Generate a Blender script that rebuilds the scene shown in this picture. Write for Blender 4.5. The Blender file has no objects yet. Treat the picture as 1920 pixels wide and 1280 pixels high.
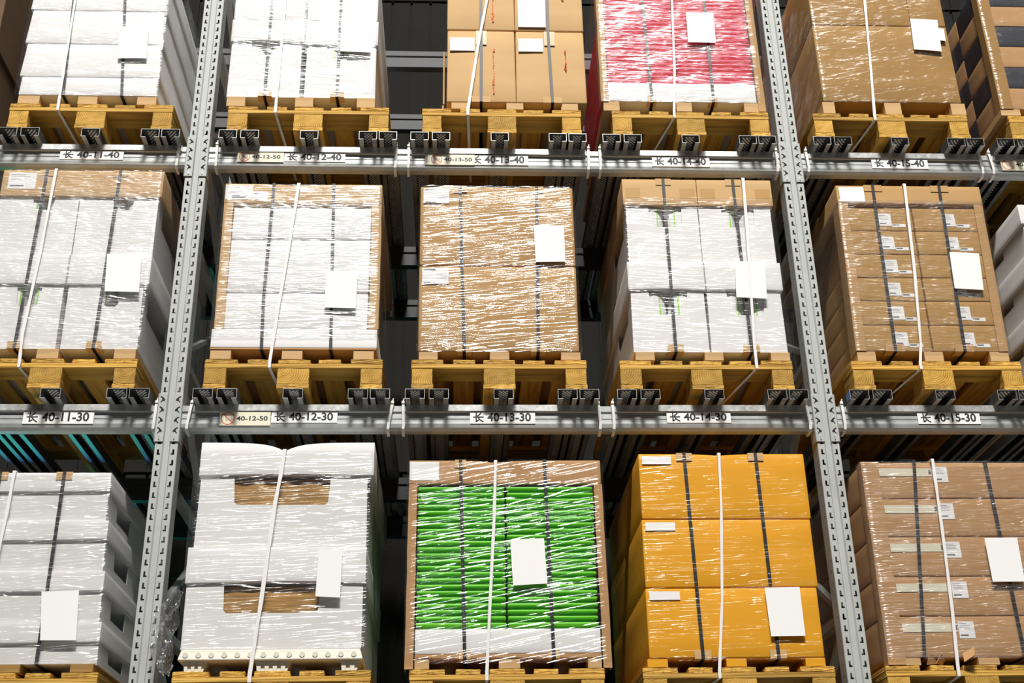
import bpy, bmesh, math, random
from mathutils import Vector, Matrix
random.seed(7)
SC = bpy.context.scene
COL = SC.collection

# ------------------------------------------------------------------ camera, world, lamps, exposure
cam_d = bpy.data.cameras.new('camera')
cam = bpy.data.objects.new('camera', cam_d)
COL.objects.link(cam)
cam_d.sensor_width = 36.0
cam_d.lens = 2356.6 / 1920 * 36.0
cam_d.clip_start = 0.05
cam_d.clip_end = 200
R_ = Vector((0.9989124, -0.04356585, -0.01661399))
U_ = Vector((-0.00373645, -0.42997152, 0.90283472))
F_ = Vector((0.0464763, 0.90179072, 0.42966666))
M_ = Matrix.Identity(4)
for i in range(3):
    M_[i][0], M_[i][1], M_[i][2] = R_[i], U_[i], -F_[i]
M_[0][3], M_[1][3], M_[2][3] = 1.27315, -5.29667, -2.07906
cam.matrix_world = M_
SC.camera = cam

SC.view_settings.view_transform = 'Standard'
SC.view_settings.look = 'None'
SC.view_settings.gamma = 1.0
SC.view_settings.use_curve_mapping = False
SC.view_settings.exposure = 0.06

world = bpy.data.worlds.new('world')
SC.world = world
world.use_nodes = True
world.node_tree.nodes['Background'].inputs[0].default_value = (0.75, 0.85, 1.0, 1)
world.node_tree.nodes['Background'].inputs[1].default_value = 0.012

AISLE = [(-7.0, 200, 0.8), (-4.8, 260, 0.8), (-2.7, 420, 0.8), (-0.2, 2450, 2.2), (1.3, 2900, 2.2), (2.8, 2450, 2.2), (5.3, 420, 0.8), (7.4, 260, 0.8), (9.6, 200, 0.8)]
for ax, aw, asz in AISLE:                # the high-bay fittings over the aisle: full ones here, small outer ones added for film glints
    ld = bpy.data.lights.new('aisle_lamp', 'AREA')
    ld.shape = 'RECTANGLE'
    ld.size = asz
    ld.size_y = 1.0 if asz > 1 else 0.6
    ld.energy = aw
    ld.color = (1.0, 0.97, 0.92)
    lo = bpy.data.objects.new('aisle_lamp', ld)
    COL.objects.link(lo)
    lo.location = (ax, -14.0, 19.0)
    lo.rotation_euler = (math.radians(37), 0, 0)   # tilted towards the rack face

# ------------------------------------------------------------------ constants of the rack (metres)
W = 2.9786                  # bay pitch
LV = (1.392, 0.0, -1.392)   # underside of the front beam, three levels in view
YF = -0.078                 # front plane of the loads
CH_T = 0.1695               # top of the support channels above the beam underside
PAL_H = 0.144
DEPTH = 1.15

# ------------------------------------------------------------------ materials
def nt(name):
    m = bpy.data.materials.new(name)
    m.use_nodes = True
    t = m.node_tree
    return m, t, t.nodes['Principled BSDF']

def N(t, kind, **kw):
    n = t.nodes.new(kind)
    for k, v in kw.items():
        setattr(n, k, v)
    return n

def mapping(t, scale, rot=(0, 0, 0), coord='Object', rnd=0.0):
    tc = N(t, 'ShaderNodeTexCoord')
    mp = N(t, 'ShaderNodeMapping')
    mp.inputs['Scale'].default_value = scale
    mp.inputs['Rotation'].default_value = rot
    t.links.new(tc.outputs[coord], mp.inputs['Vector'])
    if rnd:
        oi = N(t, 'ShaderNodeObjectInfo')
        mu = N(t, 'ShaderNodeMath', operation='MULTIPLY')
        mu.inputs[1].default_value = rnd
        t.links.new(oi.outputs['Random'], mu.inputs[0])
        cb = N(t, 'ShaderNodeCombineXYZ')
        for k in range(3):
            t.links.new(mu.outputs[0], cb.inputs[k])
        t.links.new(cb.outputs[0], mp.inputs['Location'])
    return mp.outputs['Vector']

def ramp(t, src, stops):
    r = N(t, 'ShaderNodeValToRGB')
    el = r.color_ramp.elements
    while len(el) < len(stops):
        el.new(0.5)
    for e, (p, c) in zip(el, stops):
        e.position = p
        e.color = (c[0], c[1], c[2], 1)
    t.links.new(src, r.inputs['Fac'])
    return r.outputs['Color']

def plain(name, col, rough=0.6, metal=0.0, var=0.0, scale=(8, 8, 8), bump=0.0):
    m, t, p = nt(name)
    p.inputs['Roughness'].default_value = rough
    p.inputs['Metallic'].default_value = metal
    p.inputs['Base Color'].default_value = (*col, 1)
    if var or bump:
        no = N(t, 'ShaderNodeTexNoise')
        no.inputs['Scale'].default_value = 1.0
        no.inputs['Detail'].default_value = 4.0
        t.links.new(mapping(t, scale, rnd=7.0), no.inputs['Vector'])
        if var:
            c = ramp(t, no.outputs['Fac'], [(0.25, [v * (1 - var) for v in col]), (0.75, [min(1, v * (1 + var)) for v in col])])
            t.links.new(c, p.inputs['Base Color'])
        if bump:
            b = N(t, 'ShaderNodeBump')
            b.inputs['Strength'].default_value = bump
            b.inputs['Distance'].default_value = 0.01
            t.links.new(no.outputs['Fac'], b.inputs['Height'])
            t.links.new(b.outputs['Normal'], p.inputs['Normal'])
    return m

def wood_board(name, along):
    m, t, p = nt(name)
    s = {'x': (2.5, 40, 40), 'y': (40, 2.5, 40)}[along]
    no = N(t, 'ShaderNodeTexNoise')
    no.inputs['Scale'].default_value = 1.0
    no.inputs['Detail'].default_value = 6.0
    no.inputs['Distortion'].default_value = 0.6
    t.links.new(mapping(t, s, rnd=9.0), no.inputs['Vector'])
    c = ramp(t, no.outputs['Fac'], [(0.25, (0.34, 0.17, 0.022)), (0.5, (0.64, 0.365, 0.06)), (0.78, (0.78, 0.48, 0.10))])
    oi = N(t, 'ShaderNodeObjectInfo')
    hs = N(t, 'ShaderNodeHueSaturation')
    ma = N(t, 'ShaderNodeMapRange')
    ma.inputs[3].default_value = 0.72
    ma.inputs[4].default_value = 1.12
    t.links.new(oi.outputs['Random'], ma.inputs[0])
    t.links.new(ma.outputs[0], hs.inputs['Value'])
    t.links.new(c, hs.inputs['Color'])
    t.links.new(hs.outputs['Color'], p.inputs['Base Color'])
    p.inputs['Roughness'].default_value = 0.75
    b = N(t, 'ShaderNodeBump')
    b.inputs['Strength'].default_value = 0.35
    b.inputs['Distance'].default_value = 0.004
    t.links.new(no.outputs['Fac'], b.inputs['Height'])
    t.links.new(b.outputs['Normal'], p.inputs['Normal'])
    return m

def wood_block(name):
    m, t, p = nt(name)
    wv = N(t, 'ShaderNodeTexWave', wave_type='RINGS', rings_direction='Y')
    wv.inputs['Scale'].default_value = 30.0
    wv.inputs['Distortion'].default_value = 2.5
    wv.inputs['Detail'].default_value = 3.0
    wv.inputs['Detail Scale'].default_value = 0.6
    tc = N(t, 'ShaderNodeTexCoord')
    oi = N(t, 'ShaderNodeObjectInfo')
    wn = N(t, 'ShaderNodeTexWhiteNoise', noise_dimensions='1D')
    t.links.new(oi.outputs['Random'], wn.inputs['W'])
    sb = N(t, 'ShaderNodeVectorMath', operation='MULTIPLY_ADD')
    sb.inputs[1].default_value = (0.12, 0.0, 0.1)
    sb.inputs[2].default_value = (-0.06, 0.0, -0.06)
    t.links.new(wn.outputs['Color'], sb.inputs[0])
    ad = N(t, 'ShaderNodeVectorMath', operation='ADD')
    t.links.new(tc.outputs['Object'], ad.inputs[0])
    t.links.new(sb.outputs[0], ad.inputs[1])
    t.links.new(ad.outputs[0], wv.inputs['Vector'])
    no = N(t, 'ShaderNodeTexNoise')
    no.inputs['Scale'].default_value = 14.0
    no.inputs['Detail'].default_value = 5.0
    t.links.new(ad.outputs[0], no.inputs['Vector'])
    mx = N(t, 'ShaderNodeMath', operation='MULTIPLY_ADD')
    mx.inputs[1].default_value = 0.42
    t.links.new(wv.outputs['Fac'], mx.inputs[0])
    t.links.new(no.outputs['Fac'], mx.inputs[2])
    c = ramp(t, mx.outputs[0], [(0.3, (0.27, 0.125, 0.012)), (0.6, (0.50, 0.275, 0.035)), (0.95, (0.62, 0.37, 0.075))])
    hs = N(t, 'ShaderNodeHueSaturation')
    ma = N(t, 'ShaderNodeMapRange')
    ma.inputs[3].default_value = 0.75
    ma.inputs[4].default_value = 1.15
    t.links.new(oi.outputs['Random'], ma.inputs[0])
    t.links.new(ma.outputs[0], hs.inputs['Value'])
    t.links.new(c, hs.inputs['Color'])
    t.links.new(hs.outputs['Color'], p.inputs['Base Color'])
    p.inputs['Roughness'].default_value = 0.8
    return m

def galvanised(name, col, metal, rough, scale=(30, 30, 30), var=0.25):
    m, t, p = nt(name)
    p.inputs['Metallic'].default_value = metal
    v = N(t, 'ShaderNodeTexVoronoi')
    v.inputs['Scale'].default_value = 1.0
    t.links.new(mapping(t, scale, rnd=5.0), v.inputs['Vector'])
    no = N(t, 'ShaderNodeTexNoise')
    no.inputs['Scale'].default_value = 6.0
    no.inputs['Detail'].default_value = 5.0
    t.links.new(mapping(t, (1, 1, 1), rnd=5.0), no.inputs['Vector'])
    mx = N(t, 'ShaderNodeMath', operation='MULTIPLY_ADD')
    mx.inputs[1].default_value = 0.4
    t.links.new(v.outputs['Color'], mx.inputs[0])
    t.links.new(no.outputs['Fac'], mx.inputs[2])
    c = ramp(t, mx.outputs[0], [(0.3, [x * (1 - var) for x in col]), (0.9, [min(1, x * (1 + var)) for x in col])])
    t.links.new(c, p.inputs['Base Color'])
    r = N(t, 'ShaderNodeMapRange')
    r.inputs[3].default_value = rough * 0.75
    r.inputs[4].default_value = rough * 1.3
    t.links.new(mx.outputs[0], r.inputs[0])
    t.links.new(r.outputs[0], p.inputs['Roughness'])
    return m

def film(name, gloss=0.16, bump=0.001, freq=20.0, stretch=2.0, tilt=0.0, rough=0.09, patch=0.5, milk=0.01, folds=26.0, sharp=5.0, seed=0.0, swell=0.016):
    """clear stretch wrap: a transparent sheet crossed by fine raised folds that mirror the lamps"""
    m, t, p = nt(name)
    t.nodes.remove(p)
    out = t.nodes['Material Output']
    tc = N(t, 'ShaderNodeTexCoord')
    mp = N(t, 'ShaderNodeMapping', vector_type='TEXTURE')      # turn first, then stretch
    mp.inputs['Scale'].default_value = (1 / stretch, 1 / stretch, 1 / freq)
    mp.inputs['Rotation'].default_value = (0, math.radians(-tilt), 0)
    mp.inputs['Location'].default_value = (seed, seed * 0.7, seed * 1.3)
    t.links.new(tc.outputs['Object'], mp.inputs['Vector'])
    n1 = N(t, 'ShaderNodeTexNoise')
    n1.inputs['Scale'].default_value = 1.0
    n1.inputs['Detail'].default_value = 2.0
    n1.inputs['Roughness'].default_value = 0.45
    n1.inputs['Distortion'].default_value = 0.25
    t.links.new(mp.outputs['Vector'], n1.inputs['Vector'])
    def mth(op, a, b=None):
        n = N(t, 'ShaderNodeMath', operation=op)
        for k, v in enumerate((a, b)):
            if v is None:
                continue
            if isinstance(v, (int, float)):
                n.inputs[k].default_value = v
            else:
                t.links.new(v, n.inputs[k])
        return n.outputs[0]
    h = mth('POWER', mth('ABSOLUTE', mth('SINE', mth('MULTIPLY', n1.outputs['Fac'], folds))), sharp)
    n2 = N(t, 'ShaderNodeTexNoise')                            # where the film is bunched and where it lies flat
    n2.inputs['Scale'].default_value = 1.0
    n2.inputs['Detail'].default_value = 3.0
    t.links.new(mapping(t, (5, 5, 9)), n2.inputs['Vector'])
    mr = N(t, 'ShaderNodeMapRange')
    mr.inputs[1].default_value = 0.35
    mr.inputs[2].default_value = 0.65
    mr.inputs[3].default_value = bump * (1.0 - patch)
    mr.inputs[4].default_value = bump * (1.0 + patch)
    t.links.new(n2.outputs['Fac'], mr.inputs[0])
    bu = N(t, 'ShaderNodeBump')
    bu.inputs['Strength'].default_value = 1.0
    bu.inputs['Distance'].default_value = 1.0
    t.links.new(mth('ADD', mth('MULTIPLY', h, mr.outputs[0]), mth('MULTIPLY', n2.outputs['Fac'], swell)), bu.inputs['Height'])
    gl = N(t, 'ShaderNodeBsdfGlossy')
    gl.inputs['Color'].default_value = (0.97, 0.98, 1.0, 1)
    gl.inputs['Roughness'].default_value = rough
    t.links.new(bu.outputs['Normal'], gl.inputs['Normal'])
    tr = N(t, 'ShaderNodeBsdfTransparent')
    df = N(t, 'ShaderNodeBsdfDiffuse')
    df.inputs['Color'].default_value = (0.8, 0.8, 0.82, 1)
    m1 = N(t, 'ShaderNodeMixShader')
    m1.inputs['Fac'].default_value = milk
    t.links.new(tr.outputs[0], m1.inputs[1])
    t.links.new(df.outputs[0], m1.inputs[2])
    m2 = N(t, 'ShaderNodeMixShader')
    m2.inputs['Fac'].default_value = gloss
    t.links.new(m1.outputs[0], m2.inputs[1])
    t.links.new(gl.outputs[0], m2.inputs[2])
    t.links.new(m2.outputs[0], out.inputs['Surface'])
    return m

MT = dict(
    steel=galvanised('galvanised_steel', (0.44, 0.46, 0.455), 0.45, 0.42, (25, 25, 25), 0.10),
    post=galvanised('upright_steel', (0.42, 0.44, 0.425), 0.15, 0.6, (12, 12, 4), 0.10),
    strip=galvanised('zinc_strip', (0.55, 0.56, 0.55), 0.65, 0.36, (60, 60, 60), 0.2),
    channel=galvanised('shaded_channel_steel', (0.07, 0.072, 0.07), 0.2, 0.6),  # shade inside the channels is put into this dark base colour
    dark_and_shaded_steel=plain('dark_and_shaded_steel', (0.045, 0.048, 0.052), 0.6, 0.2, 0.1),  # dark mesh steel; on the rear beams it paints in shade
    board_x=wood_board('wood_across', 'x'),
    board_y=wood_board('wood_lengthwise', 'y'),
    block=wood_block('wood_end_grain'),
    white=plain('white_card', (0.80, 0.79, 0.785), 0.7, 0, 0.02, (3, 3, 3), 0.03),
    grey_white=plain('grey_white_card', (0.76, 0.755, 0.74), 0.75, 0, 0.03, (3, 3, 3), 0.03),
    tan=plain('tan_card', (0.51, 0.30, 0.115), 0.8, 0, 0.05, (4, 4, 14), 0.05),
    tan_light=plain('pale_tan_card', (0.59, 0.375, 0.17), 0.8, 0, 0.05, (4, 4, 14), 0.05),
    brown=plain('brown_card', (0.50, 0.28, 0.12), 0.8, 0, 0.05, (4, 4, 14), 0.05),
    ochre=plain('ochre_card', (0.46, 0.26, 0.075), 0.8, 0, 0.05, (4, 4, 14), 0.05),
    gold=plain('golden_card', (0.37, 0.205, 0.055), 0.8, 0, 0.05, (4, 4, 14), 0.05),
    shaded_brown=plain('shaded_brown_card', (0.13, 0.075, 0.035), 0.85, 0, 0.1, (4, 4, 10)),  # brown card darkened in colour for the shade beside the next load
    orange=plain('orange_card', (0.75, 0.34, 0.002), 0.75, 0, 0.05, (3, 3, 20), 0.06),
    dark=plain('dark_gap_fill', (0.02, 0.02, 0.03), 0.5),  # paints in the shaded gaps between the brown cartons
    green=plain('lime_plastic', (0.14, 0.64, 0.003), 0.45),
    pink=plain('pink_fabric', (0.90, 0.11, 0.20), 0.6),
    fibre=plain('brown_fibre', (0.36, 0.20, 0.06), 0.9, 0, 0.45, (6, 6, 70), 0.5),
    paper=plain('white_paper', (0.87, 0.865, 0.86), 0.8),
    print=plain('grey_print', (0.12, 0.12, 0.14), 0.7),
    ink=plain('black_ink', (0.012, 0.012, 0.014), 0.6),
    cream=plain('cream_plastic', (0.78, 0.74, 0.58), 0.5),
    red=plain('red_ink', (0.72, 0.06, 0.03), 0.6),
    red_stain=plain('red_stencil', (0.70, 0.16, 0.05), 0.8, 0, 0.3, (60, 60, 60)),
    black_strap=plain('black_strap', (0.014, 0.014, 0.018), 0.5),
    white_strap=plain('white_strap', (0.80, 0.79, 0.78), 0.6),
    tie=plain('white_nylon', (0.82, 0.81, 0.77), 0.4),
    ivory=plain('ivory_plastic', (0.74, 0.70, 0.60), 0.45),
    line=plain('green_line', (0.25, 0.62, 0.02), 0.6),
    tape=plain('brown_tape', (0.50, 0.29, 0.10), 0.3),
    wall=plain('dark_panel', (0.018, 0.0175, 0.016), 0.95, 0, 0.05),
    floor=plain('concrete', (0.13, 0.127, 0.12), 0.7, 0, 0.1, (0.6, 0.6, 0.6)),
    hole=plain('dark_void', (0.01, 0.01, 0.012), 0.9),
    blue_tag=plain('blue_tag', (0.10, 0.22, 0.55), 0.5),
)

# ------------------------------------------------------------------ helpers
def link(o, parent=None):
    COL.objects.link(o)
    if parent is not None:
        o.parent = parent
    return o

def mesh(name, vs, fs, mats, mi=None, smooth=False):
    me = bpy.data.meshes.new(name)
    me.from_pydata(vs, [], fs)
    if not isinstance(mats, (list, tuple)):
        mats = [mats]
    for m in mats:
        me.materials.append(MT[m] if isinstance(m, str) else m)
    if mi:
        me.polygons.foreach_set('material_index', mi)
    if smooth:
        me.polygons.foreach_set('use_smooth', [True] * len(fs))
    me.update()
    return me

def tag(o, label, cat, group=None, kind='thing'):
    o['label'] = label
    o['category'] = cat
    o['kind'] = kind
    if group:
        o['group'] = group
    return o

def put(name, me, parent=None, loc=(0, 0, 0), rot=None, label=None):
    o = bpy.data.objects.new(name, me)
    o.location = loc
    if rot:
        o.rotation_euler = rot
    if label:
        o['label'] = label
    return link(o, parent)

def empty(name, loc):
    o = bpy.data.objects.new(name, None)
    o.location = loc
    o.empty_display_size = 0.1
    return link(o)

def structure(o):
    o['kind'] = 'structure'
    return o

WL = {}                       # where each part's origin stands in the world

class MB:
    """collects shapes of ONE part into one mesh"""
    def __init__(s):
        s.v, s.f, s.m = [], [], []
    def add(s, vs, fs, mi=0):
        n = len(s.v)
        s.v += [tuple(v) for v in vs]
        s.f += [tuple(i + n for i in f) for f in fs]
        s.m += [mi] * len(fs)
        return s
    def box(s, x0, x1, y0, y1, z0, z1, mi=0):
        return s.add([(x0, y0, z0), (x1, y0, z0), (x1, y1, z0), (x0, y1, z0), (x0, y0, z1), (x1, y0, z1), (x1, y1, z1), (x0, y1, z1)],
                     [(0, 3, 2, 1), (4, 5, 6, 7), (0, 1, 5, 4), (1, 2, 6, 5), (2, 3, 7, 6), (3, 0, 4, 7)], mi)
    def rbox(s, x0, x1, y0, y1, z0, z1, b=0.003, mi=0, fn=None, cuts=0):
        """box with rounded edges; fn may push its points about"""
        def grid(a, c, k):
            bb = min(b, (c - a) * 0.45)
            g = [a, a + bb * 0.35, a + bb]
            for i in range(1, k + 1):
                g.append(a + bb + (c - a - 2 * bb) * i / (k + 1))
            return g + [c - bb, c - bb * 0.35, c], bb
        gx, bx = grid(x0, x1, cuts)
        gy, by = grid(y0, y1, 0)
        gz, bz = grid(z0, z1, min(cuts, 3))
        b_ = min(bx, by, bz)
        idx, vs, fs = {}, [], []
        def vert(x, y, z):
            k = (round(x, 6), round(y, 6), round(z, 6))
            if k not in idx:
                q = Vector((min(max(x, x0 + b_), x1 - b_), min(max(y, y0 + b_), y1 - b_), min(max(z, z0 + b_), z1 - b_)))
                d = Vector((x, y, z)) - q
                r = q + d.normalized() * b_ if d.length > 1e-9 else q
                idx[k] = len(vs)
                vs.append(tuple(fn(r) if fn else r))
            return idx[k]
        def face(ga, gb, mk, flip):
            for i in range(len(ga) - 1):
                for j in range(len(gb) - 1):
                    q = [mk(ga[i], gb[j]), mk(ga[i + 1], gb[j]), mk(ga[i + 1], gb[j + 1]), mk(ga[i], gb[j + 1])]
                    fs.append(tuple(q[::-1] if flip else q))
        face(gx, gz, lambda a, c: vert(a, y0, c), False)
        face(gx, gz, lambda a, c: vert(a, y1, c), True)
        face(gy, gz, lambda a, c: vert(x0, a, c), True)
        face(gy, gz, lambda a, c: vert(x1, a, c), False)
        face(gx, gy, lambda a, c: vert(a, c, z0), True)
        face(gx, gy, lambda a, c: vert(a, c, z1), False)
        return s.add(vs, fs, mi)
    def prism(s, poly, axis, a, c, mi=0):
        """extrude a polygon: axis 'x' takes (y, z) points, 'y' takes (x, z), 'z' takes (x, y)"""
        n = len(poly)
        mk = {'x': lambda p, t: (t, p[0], p[1]), 'y': lambda p, t: (p[0], t, p[1]), 'z': lambda p, t: (p[0], p[1], t)}[axis]
        vs = [mk(p, a) for p in poly] + [mk(p, c) for p in poly]
        fs = [(i, (i + 1) % n, n + (i + 1) % n, n + i) for i in range(n)]
        fs += [tuple(range(n))[::-1], tuple(range(n, 2 * n))]
        return s.add(vs, fs, mi)
    def ribbon(s, pts, width, wdir=(1, 0, 0), th=0.0012, mi=0, closed=False):
        """flat band along a path; width may be a list"""
        wd = Vector(wdir).normalized()
        P_ = [Vector(p) for p in pts]
        n = len(P_)
        vs = []
        for i, p in enumerate(P_):
            a = P_[(i - 1) % n] if (closed or i) else p
            c = P_[(i + 1) % n] if (closed or i < n - 1) else p
            d1 = (p - a).normalized() if (p - a).length > 1e-9 else (c - p).normalized()
            d2 = (c - p).normalized() if (c - p).length > 1e-9 else d1
            d = (d1 + d2)
            d = d.normalized() if d.length > 1e-6 else d1
            nr = d.cross(wd).normalized()
            w = (width[i] if isinstance(width, (list, tuple)) else width) / 2
            vs += [p - wd * w, p + wd * w, p + wd * w + nr * th, p - wd * w + nr * th]
        fs = []
        for i in range(n if closed else n - 1):
            k, l = i * 4, ((i + 1) % n) * 4
            for q in range(4):
                fs.append((k + q, k + (q + 1) % 4, l + (q + 1) % 4, l + q))
        if not closed:
            fs += [(3, 2, 1, 0), (n * 4 - 4, n * 4 - 3, n * 4 - 2, n * 4 - 1)]
        return s.add(vs, fs, mi)
    def build(s, name, mats, parent=None, loc=(0, 0, 0), smooth=False, label=None, rot=None):
        """link as ONE object whose origin is loc; coordinates stay as they were given"""
        lx, ly, lz = loc
        vs = [(x - lx, y - ly, z - lz) for x, y, z in s.v]
        me = mesh(name, vs, s.f, mats, s.m, smooth)
        bm = bmesh.new()
        bm.from_mesh(me)
        bmesh.ops.recalc_face_normals(bm, faces=bm.faces)
        bm.to_mesh(me)
        bm.free()
        o = put(name, me, None, loc, rot, label)
        WL[o.name] = Vector(loc)
        if parent is not None:
            o.parent = parent
            o.location = Vector(loc) - WL.get(parent.name, parent.location)
        return o

def dup(o, loc, parent=None):
    c = o.copy()
    link(c, parent)
    c.location = loc
    for ch in list(o.children):
        dup(ch, ch.location, c)
    return c

def quad_plate(c4, y, th=0.0012, bow=0.0, n=6):
    """thin sheet given by four (x, z) corners: top-left, top-right, bottom-right, bottom-left"""
    mb = MB()
    tl, tr, br, bl = [Vector((a, 0, c)) for a, c in c4]
    vs, fs = [], []
    for side in (0, 1):
        for j in range(n + 1):
            for i in range(n + 1):
                u, v = i / n, j / n
                p = (tl * (1 - u) + tr * u) * (1 - v) + (bl * (1 - u) + br * u) * v
                yy = y - bow * (math.sin(u * math.pi) * 0.6 + v * v) + side * th
                vs.append((p.x, yy, p.z))
    k = (n + 1) ** 2
    for j in range(n):
        for i in range(n):
            a = j * (n + 1) + i
            fs.append((a, a + n + 1, a + n + 2, a + 1))
            fs.append((k + a, k + a + 1, k + a + n + 2, k + a + n + 1))
    ring = [i for i in range(n + 1)] + [(j + 1) * (n + 1) - 1 for j in range(1, n + 1)] + [n * (n + 1) + i for i in range(n - 1, -1, -1)] + [j * (n + 1) for j in range(n - 1, 0, -1)]
    for i in range(len(ring)):
        a, c = ring[i], ring[(i + 1) % len(ring)]
        fs.append((a, c, k + c, k + a))
    return mb.add(vs, fs)

ORD = ['bottom', 'second', 'third', 'fourth', 'fifth', 'sixth', 'seventh', 'eighth', 'ninth', 'tenth', 'eleventh', 'twelfth', 'thirteenth',
       'fourteenth', 'fifteenth', 'sixteenth', 'seventeenth', 'eighteenth', 'nineteenth', 'twentieth', 'twenty-first', 'twenty-second',
       'twenty-third', 'twenty-fourth', 'twenty-fifth']

# ------------------------------------------------------------------ the setting
structure(MB().box(-14, 17, -12, 9, -3.78, -3.68).build('floor', 'floor', loc=(0, 0, -3.68)))
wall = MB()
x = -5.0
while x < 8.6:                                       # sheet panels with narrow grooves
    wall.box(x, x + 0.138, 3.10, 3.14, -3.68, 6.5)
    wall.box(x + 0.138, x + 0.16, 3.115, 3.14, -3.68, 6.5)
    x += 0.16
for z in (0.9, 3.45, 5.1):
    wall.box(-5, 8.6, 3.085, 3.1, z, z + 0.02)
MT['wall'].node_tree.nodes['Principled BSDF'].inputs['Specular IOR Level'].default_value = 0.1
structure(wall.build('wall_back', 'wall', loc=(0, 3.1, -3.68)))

# ------------------------------------------------------------------ rack uprights
HOLE = [(-0.0040, 0.014), (-0.0048, -0.0115), (0.0105, -0.0115), (0.0105, -0.0050), (0.0040, -0.0040), (0.0040, 0.014)]
def hole_cell(mirror):
    bm = bmesh.new()
    w, h = 0.0155, 0.025
    out = [(-w, -h), (w, -h), (w, h), (-w, h)]
    hol = [(-a if mirror else a, c) for a, c in HOLE]
    es = []
    for loop in (out, hol):
        vs = [bm.verts.new((a, 0, c)) for a, c in loop]
        es += [bm.edges.new((vs[i], vs[(i + 1) % len(vs)])) for i in range(len(vs))]
    bmesh.ops.triangle_fill(bm, use_beauty=True, use_dissolve=False, edges=es)
    bm.verts.index_update()
    r = [tuple(v.co) for v in bm.verts], [tuple(v.index for v in f.verts) for f in bm.faces]
    bm.free()
    return r
CELLS = {False: hole_cell(False), True: hole_cell(True)}

Z0, Z1 = -3.68, 3.32
def front_post(parent, x):
    mb = MB()
    for mir, cx in ((False, -0.0325), (True, 0.0345)):
        vs, fs = CELLS[mir]
        z = Z0 + 0.025
        while z < Z1:
            mb.add([(cx + a, c_ * 0, z + c) for a, c_, c in vs], fs)
            z += 0.05
    zz = int(round((Z1 - Z0) / 0.05)) * 0.05 + Z0
    # inner slopes, recessed middle band, sides and back, all in one folded section
    sec = [(-0.048, 0.0), (-0.048, 0.0)]
    for (a, ya), (c, yc) in (((-0.017, 0), (-0.011, 0.009)), ((-0.011, 0.009), (0.013, 0.009)), ((0.013, 0.009), (0.019, 0)),
                             ((0.050, 0), (0.052, 0.003)), ((0.052, 0.003), (0.052, 0.085)), ((0.052, 0.085), (-0.050, 0.085)),
                             ((-0.050, 0.085), (-0.050, 0.003)), ((-0.050, 0.003), (-0.048, 0))):
        mb.add([(a, ya, Z0), (c, yc, Z0), (c, yc, zz), (a, ya, zz)], [(0, 1, 2, 3)])
    o = mb.build('front_post', 'post', None)
    o.parent = parent
    sd = MB()                                        # round punch marks down the side faces
    z = -1.3
    while z < 2.7:
        for sx in (-0.0505, 0.0525):
            n = 8
            vs = [(sx, 0.03 + 0.0035 * math.cos(k * math.tau / n), z + 0.0035 * math.sin(k * math.tau / n)) for k in range(n)]
            sd.add(vs, [tuple(range(n))])
        z += 0.05
    d = sd.build('punch_marks', 'hole', None)
    d.parent = o
    return o

def upright(x, label):
    t = empty('rack_upright', (x, 0, Z0))
    tag(t, label, 'rack upright', 'rack uprights')
    fp = front_post(t, x)
    fp.location = (0, 0, -Z0)
    for y in (1.04, 1.70):
        mb = MB()
        mb.box(-0.05, -0.045, y, y + 0.07, 0, Z1 - Z0)
        mb.box(0.045, 0.05, y, y + 0.07, 0, Z1 - Z0)
        mb.box(-0.045, 0.045, y, y + 0.005, 0, Z1 - Z0)
        o = mb.build('rear_post', 'steel', None)
        o.parent = t
    zs = [0.35 + 0.62 * k for k in range(11)]
    for k, z in enumerate(zs):
        o = MB().box(-0.02, 0.02, 0.085, 1.04, z, z + 0.035).build('horizontal_brace', 'steel', None)
        o.parent = t
        if k < len(zs) - 1:
            y0, y1 = (0.10, 1.02) if k % 2 == 0 else (1.02, 0.10)
            o = MB().ribbon([(0.0, y0, z + 0.05), (0.0, y1, z + 0.60)], 0.03, (1, 0, 0), 0.025).build('diagonal_brace', 'steel', None)
            o.parent = t
    return t
upright(0.0, 'galvanised rack upright left of the 40-12 pallet column')
upright(W, 'galvanised rack upright right of the 40-14 pallet column')

# ------------------------------------------------------------------ beams with end connectors
PROF = [(0.0, 0.118), (0.0, 0.091), (0.006, 0.087), (0.006, 0.074), (0.0035, 0.071), (0.0035, 0.058), (0.006, 0.055), (0.006, 0.042), (0.0, 0.037),
        (0.0, 0.030), (0.003, 0.014), (0.013, 0.0), (0.05, 0.0), (0.05, 0.118)]
def stroke(mb, pts, w, y, box, mi=0):
    x0, x1, z0, z1 = box
    P2 = [Vector((x0 + a * (x1 - x0), y, z0 + c * (z1 - z0))) for a, c in pts]
    for a, c in zip(P2[:-1], P2[1:]):
        d = (c - a).normalized()
        n = Vector((-d.z, 0, d.x)) * w / 2
        e = d * w * 0.25
        mb.add([a - n - e, c - n + e, c + n + e, a + n - e], [(0, 1, 2, 3)], mi)

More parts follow.
